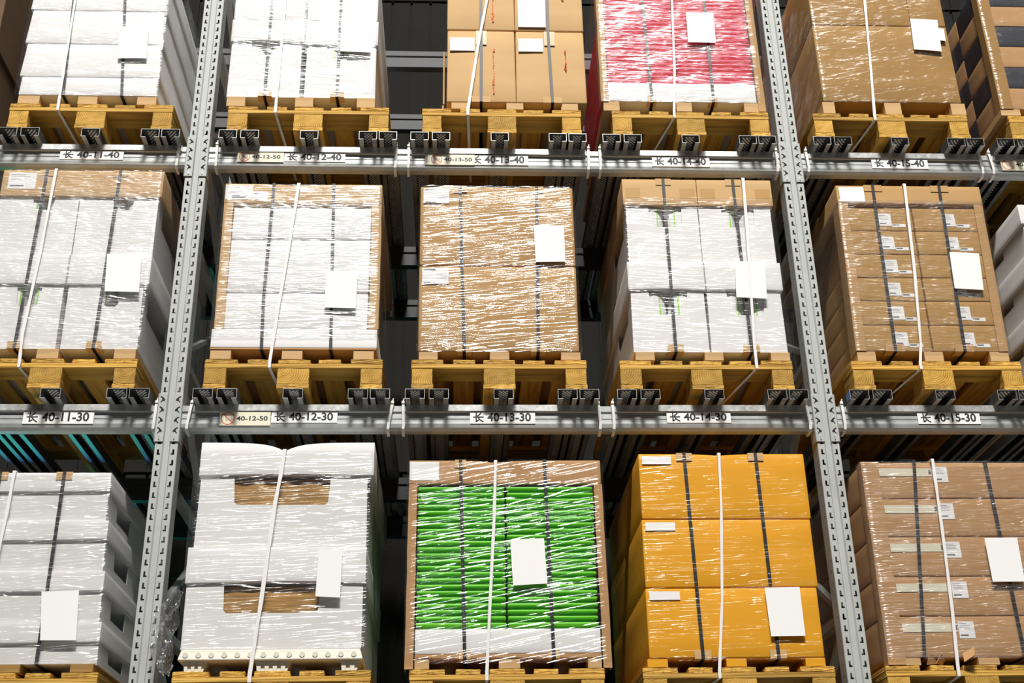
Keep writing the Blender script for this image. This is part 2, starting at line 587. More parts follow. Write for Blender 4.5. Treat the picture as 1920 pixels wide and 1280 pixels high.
def connector(parent, side, cx):
    """plate with four hooks over the post flange; side is the sign from the beam end to the post middle"""
    mb = MB()
    w = 0.0185
    mb.rbox(cx - w - (0.0042 if side > 0 else 0), cx + w + (0.0042 if side < 0 else 0), -0.0065, -0.0015, -0.056, 0.176, 0.0012)
    ox = cx - side * (w + 0.0042)
    mb.box(min(ox, ox + side * 0.0026), max(ox, ox + side * 0.0026), -0.0065, 0.045, -0.056, 0.176)
    c = mb.build('end_connector', 'post', None)
    c.parent = parent
    hk = MB()
    for k in range(4):
        z = 0.146 - 0.05 * k
        s = -side
        bx = (cx - 0.012, cx + 0.012, z - 0.014, z + 0.014)
        fl = (lambda u: 0.5 + s * (u - 0.5))
        for q, (pts, wd) in enumerate((([(fl(0.95), 0.98), (fl(0.62), 0.80), (fl(0.24), 0.44)], 0.0062), ([(fl(0.28), 0.56), (fl(0.62), 0.30), (fl(0.90), 0.02)], 0.0046), ([(fl(0.22), 0.34), (fl(0.62), 0.34)], 0.0056), ([(fl(0.60), 0.70), (fl(0.62), 0.38)], 0.0040))):
            stroke(hk, pts, wd, -0.0068 - 0.0001 * q, bx)
    h = hk.build('hook_slots', 'hole', None)
    h.parent = c
    pn = MB()
    pn.rbox(cx - 0.0022, cx + 0.0022, -0.011, -0.006, -0.046, -0.028, 0.001)
    p = pn.build('locking_pin', 'strip', None)
    p.parent = c

def beam(x0, x1, z, label, ends):
    t = empty('rack_beam', ((x0 + x1) / 2, 0, z))
    tag(t, label, 'rack beam', 'front rack beams')
    o = MB().prism([(a, c) for a, c in PROF], 'x', x0, x1).build('beam_profile', 'steel', None)
    o.parent = t
    o.location = (-t.location.x, 0, 0)
    for side, cx in ends:
        connector(t, side, cx)
    for ch in t.children:
        if ch is not o:
            ch.location = (-t.location.x, 0, 0)
    return t
SPAN = [(-W + 0.056, -0.056, 'left'), (0.056, W - 0.056, 'middle'), (W + 0.056, 2 * W - 0.056, 'right')]
LVN = ['upper', 'lower', 'lowest']
for r, z in enumerate(LV):
    for x0, x1, nm in SPAN:
        ends = []
        if nm != 'left':
            ends.append((-1, x0 - 0.023))
        if nm != 'right':
            ends.append((1, x1 + 0.023))
        sg = {0: '40', 1: '30', 2: '20'}[r]
        lab = {'left': 'left front beam carrying sign 40-11-', 'middle': 'middle front beam carrying sign 40-13-', 'right': 'right front beam carrying sign 40-15-'}[nm]
        beam(x0, x1, z, lab + sg if r < 2 else nm + ' front beam under the lowest row of pallets', ends)
RPROF = [(0.0, 0.12), (0.0, 0.085), (0.008, 0.08), (0.008, 0.045), (0.0, 0.04), (0.0, 0.0), (0.05, 0.0), (0.05, 0.12)]
for z, nm in ((2.784, 'topmost'), (LV[0], 'upper'), (LV[1], 'lower'), (LV[2], 'lowest')):
    for y, yn in ((0.985, 'nearer'), (1.645, 'farther')):
        for x0, x1, sn in SPAN:
            o = MB().prism([(y + a, z + c) for a, c in RPROF], 'x', x0, x1).build('rear_beam', 'dark_and_shaded_steel', loc=((x0 + x1) / 2, y, z))  # galvanised beam with its shade put into the dark colour
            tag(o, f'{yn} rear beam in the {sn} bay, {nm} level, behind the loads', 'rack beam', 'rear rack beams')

# ------------------------------------------------------------------ pallet supports: galvanised strip and five channels
CHX = (0.0405, 0.1475, 0.4400, 0.7300, 0.8290)
def channel_mesh():
    mb = MB()
    h, w, l, th = 0.0475, 0.0445, 0.021, 0.0022
    y0, y1 = YF, 1.74
    mb.box(-w, w, y0, y1, h - th, h)
    e = 0.0012                                        # bright cut edge at the front
    mb.box(-w, w, y0 - e, y0, h - th, h, 2)
    for s in (-1, 1):
        mb.box(min(s * w, s * (w - th)), max(s * w, s * (w - th)), y0, y1, 0, h - th)
        mb.box(min(s * (w - th), s * (w - th - l)), max(s * (w - th), s * (w - th - l)), y0, y1, 0, th, 2)
        mb.box(min(s * w, s * (w - th)), max(s * w, s * (w - th)), y0 - e, y0, 0, h - th, 2)
        mb.box(min(s * (w - th), s * (w - th - l)), max(s * (w - th), s * (w - th - l)), y0 - e, y0, 0, th, 2)
    y, k = y0 + 0.018, 0
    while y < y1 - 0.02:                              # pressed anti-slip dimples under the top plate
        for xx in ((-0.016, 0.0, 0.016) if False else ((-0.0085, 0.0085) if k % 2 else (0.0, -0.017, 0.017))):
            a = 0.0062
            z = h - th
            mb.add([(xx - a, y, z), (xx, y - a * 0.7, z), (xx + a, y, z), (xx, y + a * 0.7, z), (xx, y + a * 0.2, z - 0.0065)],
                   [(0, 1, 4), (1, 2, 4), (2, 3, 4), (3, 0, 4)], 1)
        y += 0.0115
        k += 1
    return mb
MT['lip_steel'] = galvanised('lip_steel', (0.42, 0.43, 0.42), 0.6, 0.35)
MT['dimple'] = plain('dimple_glint', (0.93, 0.93, 0.92), 0.6)  # near-white colour paints in the glint of the dimples
proto_ch = None
SLOTS = [('40-11', -0.953), ('40-12', 0.115), ('40-13', 1.060), ('40-14', 2.0195), ('40-15', 3.088), ('40-16', 4.034)]
LEVN = {0: '40', 1: '30', 2: '20'}
def ref(r, col):
    """how a spot in the rack is named in the labels"""
    if r < 2:
        return f'above sign {col}-{LEVN[r]}'
    return f'below sign {col}-30'
for r, z in enumerate(LV):
    for col, x0 in SLOTS:
        if r == 2 and col == '40-16':
            continue
        t = empty('pallet_support', (x0, 0, z + 0.118))
        sl = (x0 + 0.875)
        if col == '40-16':
            lab = 'galvanised five-channel pallet support at the right edge, ' + ('upper' if r == 0 else 'lower') + ' beam'
        else:
            lab = 'galvanised five-channel pallet support ' + ('directly above sign ' + col + '-' + LEVN[r] if r < 2 else 'under the lowest pallet in column ' + col)
        tag(t, lab, 'pallet support', 'pallet supports')
        s = MB()
        s.box(0, 0.875, -0.0085, -0.0055, -0.027, 0.0035)
        s.box(0, 0.875, -0.0055, 0.048, 0.0005, 0.0035)
        o = s.build('front_strip', 'strip', None)
        o.parent = t
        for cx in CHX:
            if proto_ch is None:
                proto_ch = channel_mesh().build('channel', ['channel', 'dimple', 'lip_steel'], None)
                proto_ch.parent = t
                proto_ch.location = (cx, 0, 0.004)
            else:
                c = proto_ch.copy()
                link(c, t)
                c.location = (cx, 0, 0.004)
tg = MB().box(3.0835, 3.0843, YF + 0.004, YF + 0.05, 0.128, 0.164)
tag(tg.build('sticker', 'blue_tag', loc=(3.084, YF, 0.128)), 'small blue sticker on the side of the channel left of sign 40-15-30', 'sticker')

# ------------------------------------------------------------------ cable ties around the beams
def cable_tie(x, z, lean, label):
    t = empty('cable_tie', (x, 0, z))
    tag(t, label, 'cable tie', 'white cable ties')
    dx = lean
    pts = [(dx, -0.012, 0.127), (dx * 0.6, -0.0125, 0.09), (0, -0.0115, 0.03), (-0.002, -0.008, 0.004), (-0.002, 0.0, -0.007), (-0.002, 0.055, -0.007), (0, 0.057, 0.06), (dx, 0.055, 0.126)]
    o = MB().ribbon(pts, 0.0125, (1, 0, 0), 0.0022, closed=True).build('band', 'tie', None)
    o.parent = t
    o = MB().rbox(dx - 0.007, dx + 0.007, -0.018, -0.007, 0.124, 0.137, 0.002).build('head', 'tie', None)
    o.parent = t
    o = MB().ribbon([(dx, -0.012, 0.135), (dx + 0.004, -0.016, 0.150)], 0.006, (1, 0, 0), 0.0015).build('tail', 'tie', None)
    o.parent = t
TIES = {0: [(-0.094, 0.003, '40-11', 'right'), (0.098, -0.004, '40-12', 'left'), (0.982, 0.002, '40-12', 'right'), (1.047, -0.002, '40-13', 'left'), (1.947, 0.002, '40-13', 'right'),
            (2.007, -0.001, '40-14', 'left'), (2.905, 0.000, '40-14', 'right'), (3.064, -0.006, '40-15', 'left'), (3.960, -0.008, '40-15', 'right'), (4.016, -0.010, '40-16', 'left')],
        1: [(-0.062, 0.003, '40-11', 'right'), (0.086, 0.012, '40-12', 'left'), (0.982, 0.016, '40-12', 'right'), (1.050, -0.004, '40-13', 'left'), (1.941, -0.006, '40-13', 'right'),
            (2.004, -0.004, '40-14', 'left'), (2.905, -0.012, '40-14', 'right'), (3.066, -0.005, '40-15', 'left')]}
for r in (0, 1):
    for x, lean, col, sd in TIES[r]:
        lab = f'white cable tie around the beam just {sd} of the zinc strip above sign {col}-{LEVN[r]}'
        if col == '40-16':
            lab = 'white cable tie on the upper beam left of the rightmost prohibition sign'
        cable_tie(x, LV[r], lean, lab)

# ------------------------------------------------------------------ signs
def text_geo(body, bold=0.0):
    cu = bpy.data.curves.new('t', 'FONT')
    cu.body = body
    cu.offset = bold
    cu.fill_mode = 'FRONT'
    cu.resolution_u = 4
    o = bpy.data.objects.new('t', cu)
    COL.objects.link(o)
    dg = bpy.context.evaluated_depsgraph_get()
    dg.update()
    me = bpy.data.meshes.new_from_object(o.evaluated_get(dg))
    vs = [tuple(v.co) for v in me.vertices]
    fs = [tuple(p.vertices) for p in me.polygons]
    bpy.data.objects.remove(o)
    bpy.data.curves.remove(cu)
    bpy.data.meshes.remove(me)
    return vs, fs

def text_on(mb, body, x0, x1, z0, z1, y, bold=0.02, mi=0):
    vs, fs = text_geo(body, bold)
    ax, bx = min(v[0] for v in vs), max(v[0] for v in vs)
    ay, by = min(v[1] for v in vs), max(v[1] for v in vs)
    mb.add([(x0 + (v[0] - ax) / (bx - ax) * (x1 - x0), y, z0 + (v[1] - ay) / (by - ay) * (z1 - z0)) for v in vs], fs, mi)

def glyph_long(mb, box, y):
    w = 0.0060
    stroke(mb, [(0.74, 0.97), (0.62, 0.80), (0.40, 0.64)], w, y, box)
    stroke(mb, [(0.0, 0.52), (1.0, 0.52)], w, y - 0.00005, box)
    stroke(mb, [(0.27, 0.98), (0.27, 0.06), (0.50, 0.20)], w, y - 0.0001, box)
    stroke(mb, [(0.46, 0.50), (0.62, 0.26), (0.97, 0.02)], w, y - 0.00015, box)

def sign(x0, x1, z0, z1, body, label, tilt=0.0):
    y = -0.0030
    p = MB().rbox(x0, x1, y, y + 0.0018, z0, z1, 0.0006).build('location_sign', 'paper', loc=((x0 + x1) / 2, y, z0))
    tag(p, label, 'sign', 'rack location signs')
    w = x1 - x0
    mb = MB()
    zt, zb = z0 + (z1 - z0) * 0.93, z0 + (z1 - z0) * 0.19
    glyph_long(mb, (x0 + 0.055 * w, x0 + 0.205 * w, zb - 0.003, zt), y - 0.0004)
    text_on(mb, body, x0 + 0.265 * w, x0 + 0.935 * w, zb, zt - 0.001, y - 0.0004, 0.026)
    t = mb.build('lettering', 'ink', p, loc=((x0 + x1) / 2, y, z0))
    p.rotation_euler = (0, tilt, 0)
    return p

def ban_sign(x0, x1, z0, z1, body, label):
    y = -0.0045
    p = MB().rbox(x0, x1, y, y + 0.0012, z0, z1, 0.0005).build('prohibition_sign', 'cream', loc=((x0 + x1) / 2, y, z0))
    tag(p, label, 'sign', 'prohibition signs')
    h = z1 - z0
    r = h * 0.45
    cx, cz = x0 + r + 0.007, z0 + h * 0.5
    mb = MB()
    n = 40
    for i in range(n):
        a, c = i * math.tau / n, (i + 1) * math.tau / n
        mb.add([(cx + r * math.cos(a), y - 0.0005, cz + r * math.sin(a)), (cx + r * math.cos(c), y - 0.0005, cz + r * math.sin(c)),
                (cx + (r - 0.0032) * math.cos(c), y - 0.0005, cz + (r - 0.0032) * math.sin(c)), (cx + (r - 0.0032) * math.cos(a), y - 0.0005, cz + (r - 0.0032) * math.sin(a))], [(0, 1, 2, 3)])
    stroke(mb, [(0.15, 0.85), (0.85, 0.15)], 0.0030, y - 0.0006, (cx - r, cx + r, cz - r, cz + r))
    mb.build('prohibition_ring', 'red', p, loc=((x0 + x1) / 2, y, z0))
    pg = MB()
    for k in range(3):
        zz = cz + r * (-0.34 + 0.24 * k)
        xx = cx - r * 0.42 + (2 - k) * r * 0.08
        for (a, c, e, f) in ((0, 1, 0, 0.12), (0, 1, 0.88, 1), (0, 0.05, 0, 1), (0.95, 1, 0, 1)):
            ww, hh = r * 0.95, r * 0.20
            pg.add([(xx + a * ww, y - 0.0004, zz + e * hh), (xx + c * ww, y - 0.0004, zz + e * hh), (xx + c * ww, y - 0.0004, zz + f * hh), (xx + a * ww, y - 0.0004, zz + f * hh)], [(0, 1, 2, 3)])
    pg.build('pictogram', 'print', p, loc=((x0 + x1) / 2, y, z0))
    tx = MB()
    xs = cx + r + 0.007
    text_on(tx, body, xs, min(x1 - 0.012, xs + 0.142), cz - 0.0110, cz + 0.0110, y - 0.0004, 0.024)
    tx.build('lettering', 'ink', p, loc=((x0 + x1) / 2, y, z0))
    return p
for x0, x1, z0, z1, b, tl in ((-0.670, -0.361, 1.428, 1.480, '40-11-40', 0.0), (0.429, 0.731, 1.428, 1.481, '40-12-40', 0.0), (1.346, 1.644, 1.420, 1.479, '40-13-40', 0.0),
                              (2.269, 2.562, 1.422, 1.480, '40-14-40', 0.005), (3.393, 3.684, 1.424, 1.483, '40-15-40', 0.006),
                              (-0.643, -0.332, 0.029, 0.089, '40-11-30', 0.0), (0.455, 0.751, 0.035, 0.089, '40-12-30', 0.0), (1.349, 1.645, 0.031, 0.089, '40-13-30', 0.0),
                              (2.247, 2.542, 0.036, 0.089, '40-14-30', 0.0), (3.411, 3.704, 0.031, 0.089, '40-15-30', 0.0)):
    sign(x0, x1, z0, z1, b, f'white location sign reading {b} in black on the beam', tl)
ban_sign(0.198, 0.427, 1.423, 1.485, '40-12-50', 'cream prohibition sign 40-12-50 on the upper beam')
ban_sign(1.150, 1.376, 1.418, 1.481, '40-13-50', 'cream prohibition sign 40-13-50 overlapping sign 40-13-40')
ban_sign(0.225, 0.452, 0.021, 0.089, '40-12-50', 'cream prohibition sign 40-12-50 on the lower beam beside sign 40-12-30')
ban_sign(4.062, 4.290, 1.419, 1.490, '40-16-50', 'cream prohibition sign at the right edge of the upper beam')
tag(MB().box(1.128, 1.149, -0.0042, -0.0030, 1.419, 1.480).build('sign_backing', 'cream', loc=(1.138, -0.004, 1.419)), 'cream backing strip just left of prohibition sign 40-13-50', 'sign')

# ------------------------------------------------------------------ wooden pallets
XB = (0.0, 0.3275, 0.70)
BW = (0.10, 0.145, 0.10)
def part_box(name, mat, parent, x0, x1, y0, y1, z0, z1, b=0.0025, jitter=0.0):
    c = ((x0 + x1) / 2, (y0 + y1) / 2, (z0 + z1) / 2)
    def fn(p):
        j = jitter
        return (p[0] + random.uniform(-j, j), p[1] + random.uniform(-j, j), p[2] + random.uniform(-j, j))
    return MB().rbox(x0, x1, y0, y1, z0, z1, b, fn=fn if jitter else None, cuts=3).build(name, mat, parent, loc=c)

def make_pallet(seed):
    random.seed(seed)
    t = empty('wooden_pallet', (0, 0, 0))
    for bx, bw in zip(XB, BW):
        part_box('bottom_board', 'board_y', t, bx, bx + bw, 0.0, 1.2, 0, 0.022, jitter=0.0012)
        for y0, y1 in ((0.0, 0.145), (0.5275, 0.6725), (1.055, 1.2)):
            part_box('block', 'block', t, bx + random.uniform(0, 0.004), bx + bw - random.uniform(0, 0.004), y0 + 0.001, y1 - 0.001, 0.0222, 0.0998, 0.003, jitter=0.001)
    for y0, y1 in ((0.0, 0.145), (0.5275, 0.6725), (1.055, 1.2)):
        part_box('stringer_board', 'board_x', t, 0, 0.8, y0, y1, 0.100, 0.1218, jitter=0.0012)
    for bx, bw in ((0.0, 0.145), (0.19, 0.10), (0.3275, 0.145), (0.51, 0.10), (0.655, 0.145)):
        part_box('deck_board', 'board_y', t, bx, bx + bw, 0.0 + random.uniform(0, 0.006), 1.2, 0.122, 0.144, 0.004, jitter=0.0015)
    return t
PROTO = [make_pallet(3), make_pallet(4)]
used = [False, False]
PX = [  # row, column, left x, y
    (0, '40-11', -0.925), (0, '40-12', 0.146), (0, '40-13', 1.112), (0, '40-14', 2.070), (0, '40-15', 3.100), (0, '40-16', 4.118),
    (1, '40-11', -0.950), (1, '40-12', 0.152), (1, '40-13', 1.082), (1, '40-14', 2.035), (1, '40-15', 3.112), (1, '40-16', 4.045),
    (2, '40-11', -0.955), (2, '40-12', 0.142), (2, '40-13', 1.098), (2, '40-14', 2.056), (2, '40-15', 3.070)]
PALX = {}
for k, (r, col, x) in enumerate(PX):
    q = k % 2
    loc = (x, YF + 0.001, LV[r] + CH_T + 0.0016)
    if not used[q]:
        o = PROTO[q]
        o.location = loc
        used[q] = True
    else:
        o = dup(PROTO[q], loc)
    if col == '40-16':
        lab = 'wooden pallet at the right edge on the ' + ('upper' if r == 0 else 'lower') + ' beam'
    else:
        lab = f'yellow wooden pallet on the support {ref(r, col)}' if r < 2 else f'wooden pallet at the bottom edge of the photo {ref(r, col)}'
    tag(o, lab, 'pallet', 'wooden pallets')
    PALX[(r, col)] = x
PT = [z + CH_T + 0.0016 + PAL_H + 0.0018 for z in LV]      # top of the pallets

# ------------------------------------------------------------------ load builders
class Load:
    def __init__(s, r, col, desc):
        s.r, s.col, s.desc = r, col, desc
        s.ref = ref(r, col) if col != '40-16' else ('at the top right edge' if r == 0 else 'at the right edge')
        s.key = f'{col} {LEVN[r]}'
    def foot(s, x0, x1, z1, nm, mat='tan_light', y0=YF + 0.006):
        c = MB().rbox(x0, x1, y0, y0 + 1.1, PT[s.r], z1, 0.002).build('cardboard_block', mat, loc=((x0 + x1) / 2, y0, PT[s.r]))
        tag(c, f'{nm} cardboard foot block under the load {s.ref}', 'foot block', 'foot blocks ' + s.ref)
    def feet(s, xs, z1, mat='tan_light'):
        for (a, c), nm in zip(xs, ('left', 'middle', 'right')):
            s.foot(a, c, z1, nm, mat)
    def carton(s, x0, x1, z0, z1, mat, pos, what, y0=YF + 0.004, depth=DEPTH, b=0.004, flare=0.0, bulge=0.0, sag=0.0, group=None, name='carton', cat='box', dip=None, shift=0.0):
        rnd = random.uniform(-1, 1) * 0.002
        def fn(p):
            u = (p[0] - x0) / (x1 - x0)
            v = (p[2] - z0) / (z1 - z0)
            f = (p[1] - y0) / depth
            x = p[0] + flare * (1 - v) * (u - 0.5) * 2 + shift * (1 - v)
            y = p[1] - (bulge * math.sin(math.pi * u) * math.sin(math.pi * v) if f < 0.5 else 0)
            z = p[2] + (1 - v) * (sag * math.sin(math.pi * u) * (1 - f)) + rnd * (u - 0.5) * (1 - v)
            if dip and v > 0.5:
                cx, dw, dh = dip
                q = abs(p[0] - cx) / dw
                z -= dh * math.exp(-q * 1.6) * (v - 0.5) * 2
            return (x, y, z)
        o = MB().rbox(x0, x1, y0, y0 + depth, z0, z1, b, fn=fn, cuts=24 if dip else 8).build(name, mat, smooth=True, loc=((x0 + x1) / 2, y0, z0))
        tag(o, f'{pos} {what} {s.ref}', cat, group or f'{what}s {s.ref}'.replace('boxs', 'boxes'))
        return o
    def notched(s, x0, x1, z0, z1, mat, pos, what, notch=None, side=None, lid=None, y0=YF + 0.013, depth=DEPTH, taper=0.0, inner='tan', shift=0.0, lidgap=0.001, liddip=None, sidedir=1, lidsag=0.0):
        """open-topped box of five panels with a cut-out in the front (and side) top edge, under its own lid"""
        th = 0.004
        mb = MB()
        xa, xb = x0 + shift - taper, x1 + shift + taper           # bottom corners
        if notch:
            n0, n1, nz, ns = notch
            r = 0.012
            mb.prism([(xa, z0), (xb, z0), (x1, z1), (n1, z1), (n1 - ns, nz + r), (n1 - ns - r, nz), (n0 + ns + r, nz), (n0 + ns, nz + r), (n0, z1), (x0, z1)], 'y', y0, y0 + th)
        else:
            mb.prism([(xa, z0), (xb, z0), (x1, z1), (x0, z1)], 'y', y0, y0 + th)
        mb.prism([(xa, z0), (xb, z0), (x1, z1), (x0, z1)], 'y', y0 + depth - th, y0 + depth)
        ya, yb = y0 + th, y0 + depth - th
        for sd, (cb, ct) in ((-1, (xa, x0)), (1, (xb, x1))):
            poly = [(ya, z0), (yb, z0), (yb, z1), (ya, z1)]
            if side and sd == sidedir:
                s0, s1, sz = side
                poly = [(ya, z0), (yb, z0), (yb, z1), (y0 + s1, z1), (y0 + s1 - 0.01, sz), (y0 + s0 + 0.01, sz), (y0 + s0, z1), (ya, z1)]
            n = len(poly)
            vs = []
            for off in (0, -sd * th):
                for yy, zz in poly:
                    u = (zz - z0) / (z1 - z0)
                    vs.append((cb + (ct - cb) * u + off, yy, zz))
            fs = [tuple(range(n)), tuple(range(n, 2 * n))[::-1]] + [(i, (i + 1) % n, n + (i + 1) % n, n + i) for i in range(n)]
            mb.add(vs, fs)
        mb.box(xa + th, xb - th, ya, yb, z0, z0 + th)
        o = mb.build('lidded_carton', mat, loc=((x0 + x1) / 2, y0, z0))
        tag(o, f'{pos} {what} {s.ref}', 'box', f'{what}s {s.ref}'.replace('boxs', 'boxes'))
        if lid:
            lx0, lx1, lz1, lm = lid[:4]
            def fn(p):
                z = p[2]
                v = (p[2] - z1) / (lz1 - z1)
                u = (p[0] - lx0) / (lx1 - lx0)
                if liddip and v > 0.5:
                    cx, dw, dh = liddip
                    z -= dh * math.exp(-abs(p[0] - cx) / dw * 1.6) * (v - 0.5) * 2
                z += lidsag * math.sin(math.pi * u) * (1 - v)
                return (p[0], p[1], z)
            l = MB().rbox(lx0, lx1, y0 - 0.012, y0 + depth + 0.004, z1 + lidgap, lz1, 0.003, fn=fn, cuts=24 if liddip else 8).build('lid', lm, o, loc=((lx0 + lx1) / 2, y0, z1), smooth=True)
            if lm != mat:
                l['label'] = 'brown cardboard lid'
        return o
    def rolls(s, n0, n1, z0, z1, pos, y0=YF + 0.021):
        """two white rolls standing behind a cut-out, each with a thin green line"""
        m = (n0 + n1) / 2
        for sd, a, c in (('left', n0 - 0.05, m - 0.001), ('right', m + 0.001, n1 + 0.05)):
            cx, rx = (a + c) / 2, (c - a) / 2
            mb = MB()
            n = 20
            ring = [(cx + rx * math.cos(k * math.tau / n), y0 + rx + rx * math.sin(k * math.tau / n)) for k in range(n)]
            mb.prism(ring, 'z', z0, z1)
            o = mb.build('roll', 'white', loc=(cx, y0 + rx, z0))
            tag(o, f'{sd} white roll in the cut-out of the {pos} white box {s.ref}', 'roll', 'white rolls ' + s.ref)
            la = math.pi * 1.5 + (0.42 if sd == 'left' else -0.30)
            lm = MB()
            px, py = cx + (rx + 0.0006) * math.cos(la), y0 + rx + (rx + 0.0006) * math.sin(la)
            dx = 0.003
            lm.box(px - dx, px + dx, py - 0.0006, py + 0.003, z0, z1)
            lm.build('green_line', 'line', o, loc=(px, py, z0))
    def post(s, x0, x1, z0, z1, side, mat='tan', xb=None, y0=YF + 0.0015, w=0.055):
        """L-shaped cardboard corner post; side -1 left corner, 1 right corner; xb shifts its foot"""
        d = (xb or 0.0)
        th = 0.005
        o_ = x0 if side < 0 else x1
        i_ = x1 if side < 0 else x0
        sg = -side
        poly = [(o_, y0), (i_, y0), (i_, y0 + th), (o_ + sg * th, y0 + th), (o_ + sg * th, y0 + w), (o_, y0 + w)]
        n = len(poly)
        lev = 9
        vs, fs = [], []
        for k in range(lev):
            v = k / (lev - 1)
            wob = random.uniform(-0.0015, 0.0015) if 0 < k < lev - 1 else 0
            vs += [(a + d * (1 - v) + wob, c, z0 + (z1 - z0) * v) for a, c in poly]
        for k in range(lev - 1):
            for i in range(n):
                fs.append((k * n + i, k * n + (i + 1) % n, (k + 1) * n + (i + 1) % n, (k + 1) * n + i))
        fs += [tuple(range(n))[::-1], tuple(range((lev - 1) * n, lev * n))]
        o = MB().add(vs, fs).build('corner_post', mat, loc=((x0 + x1) / 2 + d, y0, z0))
        tag(o, f'{"left" if side < 0 else "right"} cardboard corner post of the {s.desc} {s.ref}', 'corner post', 'cardboard corner posts')
        return o
    def black(s, xt, zt, xb, zb, nm, pads='tb', y=YF - 0.0035, padm='tan_light', mid=None, w=0.0145, padw=0.034):
        t = empty('black_strap', ((xt + xb) / 2, y, zb))
        tag(t, f'{nm} black strap down the {s.desc} {s.ref}', 'strap', 'black straps')
        pts = [(xt, y + 0.5, zt + 0.003), (xt, y + 0.003, zt + 0.003), (xt, y, zt)]
        if mid:
            pts += [(mid[0], y, mid[1])]
        pts += [(xb, y, zb - 0.001), (xb, y + 0.003, zb - 0.0045), (xb + 0.01, y + 0.45, zb - 0.0045)]
        o = MB().ribbon(pts, w, (1, 0, 0), 0.0012).build('band', 'black_strap', None)
        o.parent = t
        o.location = -t.location
        for c, px, pz, sg in (('t', xt, zt, -1), ('b', xb, zb, 1)):
            if c in pads:
                mb = MB()
                z0, z1 = (pz - 0.034, pz + 0.002) if sg < 0 else (pz - 0.002, pz + 0.034)
                mb.box(px - padw, px + padw, y + 0.0012, y + 0.0024, z0, z1)
                zz = pz + 0.0005 if sg < 0 else pz - 0.0035
                mb.box(px - padw, px + padw, y + 0.0024, y + 0.05, zz, zz + 0.0018)
                o = mb.build('edge_pad', padm, None)
                o.parent = t
                o.location = -t.location
        return t
    def white(s, xt, zt, pts2, xb, back=0.03, y=YF - 0.0122, w=0.0145, top=True):
        """white fabric strap over the load, down its front and under the pallet's front board"""
        zp = PT[s.r] - 0.0225
        t = empty('white_strap', (xt, y, zp))
        tag(t, f'white fabric strap tied round the {s.desc} and pallet {s.ref}', 'strap', 'white straps')
        pts, ws = [], []
        if top:
            pts += [(xt, y + 0.5, zt + 0.004), (xt, y + 0.003, zt + 0.004)]
            ws += [w, w]
        seq = [(xt, zt + 0.001)] + list(pts2) + [(xb, zp + 0.004)]
        for k in range(len(seq) - 1):
            (xa, za), (xc, zc) = seq[k], seq[k + 1]
            for i in range(4):
                f = i / 4
                pts.append((xa + (xc - xa) * f, y, za + (zc - za) * f))
                ws.append(w * random.uniform(0.72, 1.08))
        pts += [(xb, y, zp + 0.004), (xb, y, zp - 0.026), (xb + back * 0.05, y + 0.018, zp - 0.030), (xb + back, y + 0.52, PT[s.r] - PAL_H + 0.030)]
        ws += [w, w * 0.9, w * 0.9, w * 0.8]
        o = MB().ribbon(pts, ws, (1, 0, 0), 0.001).build('band', 'white_strap', None)
        o.parent = t
        o.location = -t.location
        return t
    def sheet(s, c4, y=YF - 0.0135, what='blank white paper sheet stuck on the'):
        tl = c4[0]
        o = quad_plate(c4, y, 0.0008, 0.0012).build('paper_sheet', 'paper', loc=(sum(c[0] for c in c4) / 4, y, min(c[1] for c in c4)))
        tag(o, f'{what} {s.desc} {s.ref}', 'paper sheet', 'white paper sheets')
        return o
    def wrap(s, x0, x1, z0, z1, mat, y0=YF - 0.006, depth=DEPTH + 0.03, wob=0.0, top=False, side_bag=0.0, skirt=0.004, x0b=None, x1b=None):
        """clear film round front and both sides"""
        vs, fs = [], []
        nx, ny, nz = 30, 14, 26
        cr = 0.006
        prof = []
        for j in range(ny + 1):
            prof.append((0, y0 + depth - (depth - cr) * j / ny, -1))
        for i in range(nx + 1):
            prof.append((i / nx, y0, 0))
        for j in range(ny + 1):
            prof.append((1, y0 + cr + (depth - cr) * j / ny, 1))
        rr = random.Random(sum(map(ord, s.key)) + int(x0 * 100))
        ph = [rr.uniform(0, 6.28) for _ in range(6)]
        for k in range(nz + 1):
            v = k / nz
            z = z0 - skirt + (z1 - z0 + skirt) * v
            xa = x0 + ((x0b if x0b is not None else x0) - x0) * (1 - v)
            xb = x1 + ((x1b if x1b is not None else x1) - x1) * (1 - v)
            for u, y, sd in prof:
                xx = xa + (xb - xa) * u
                yy = y
                if sd == 0 and 0.001 < u < 0.999:
                    yy -= wob * (0.5 + 0.5 * math.sin(u * 9 + ph[0] + v * 5)) * math.sin(math.pi * v)
                if sd != 0:
                    f = (y - y0) / depth
                    b = side_bag * math.sin(math.pi * v) * (0.5 + 0.5 * math.sin(f * 7 + v * 6 + ph[1])) * min(1, f * 6)
                    xx += sd * b
                if k == 0:
                    yy -= (0.001 + 0.001 * math.sin(u * 40 + ph[2])) if sd == 0 else 0
                zz = z + (0.0025 * math.sin(u * 37 + ph[3]) + 0.0015 * math.sin(u * 90 + ph[4]) if k == 0 else 0)
                vs.append((xx, yy, zz))
        n = len(prof)
        for k in range(nz):
            for i in range(n - 1):
                a = k * n + i
                fs.append((a, a + 1, a + n + 1, a + n))
        o = MB().add(vs, fs).build('stretch_wrap', mat, loc=((x0 + x1) / 2, y0, z0), smooth=True)
        tag(o, f'clear plastic stretch wrap around the {s.desc} {s.ref}', 'stretch wrap', 'stretch wraps')
        return o

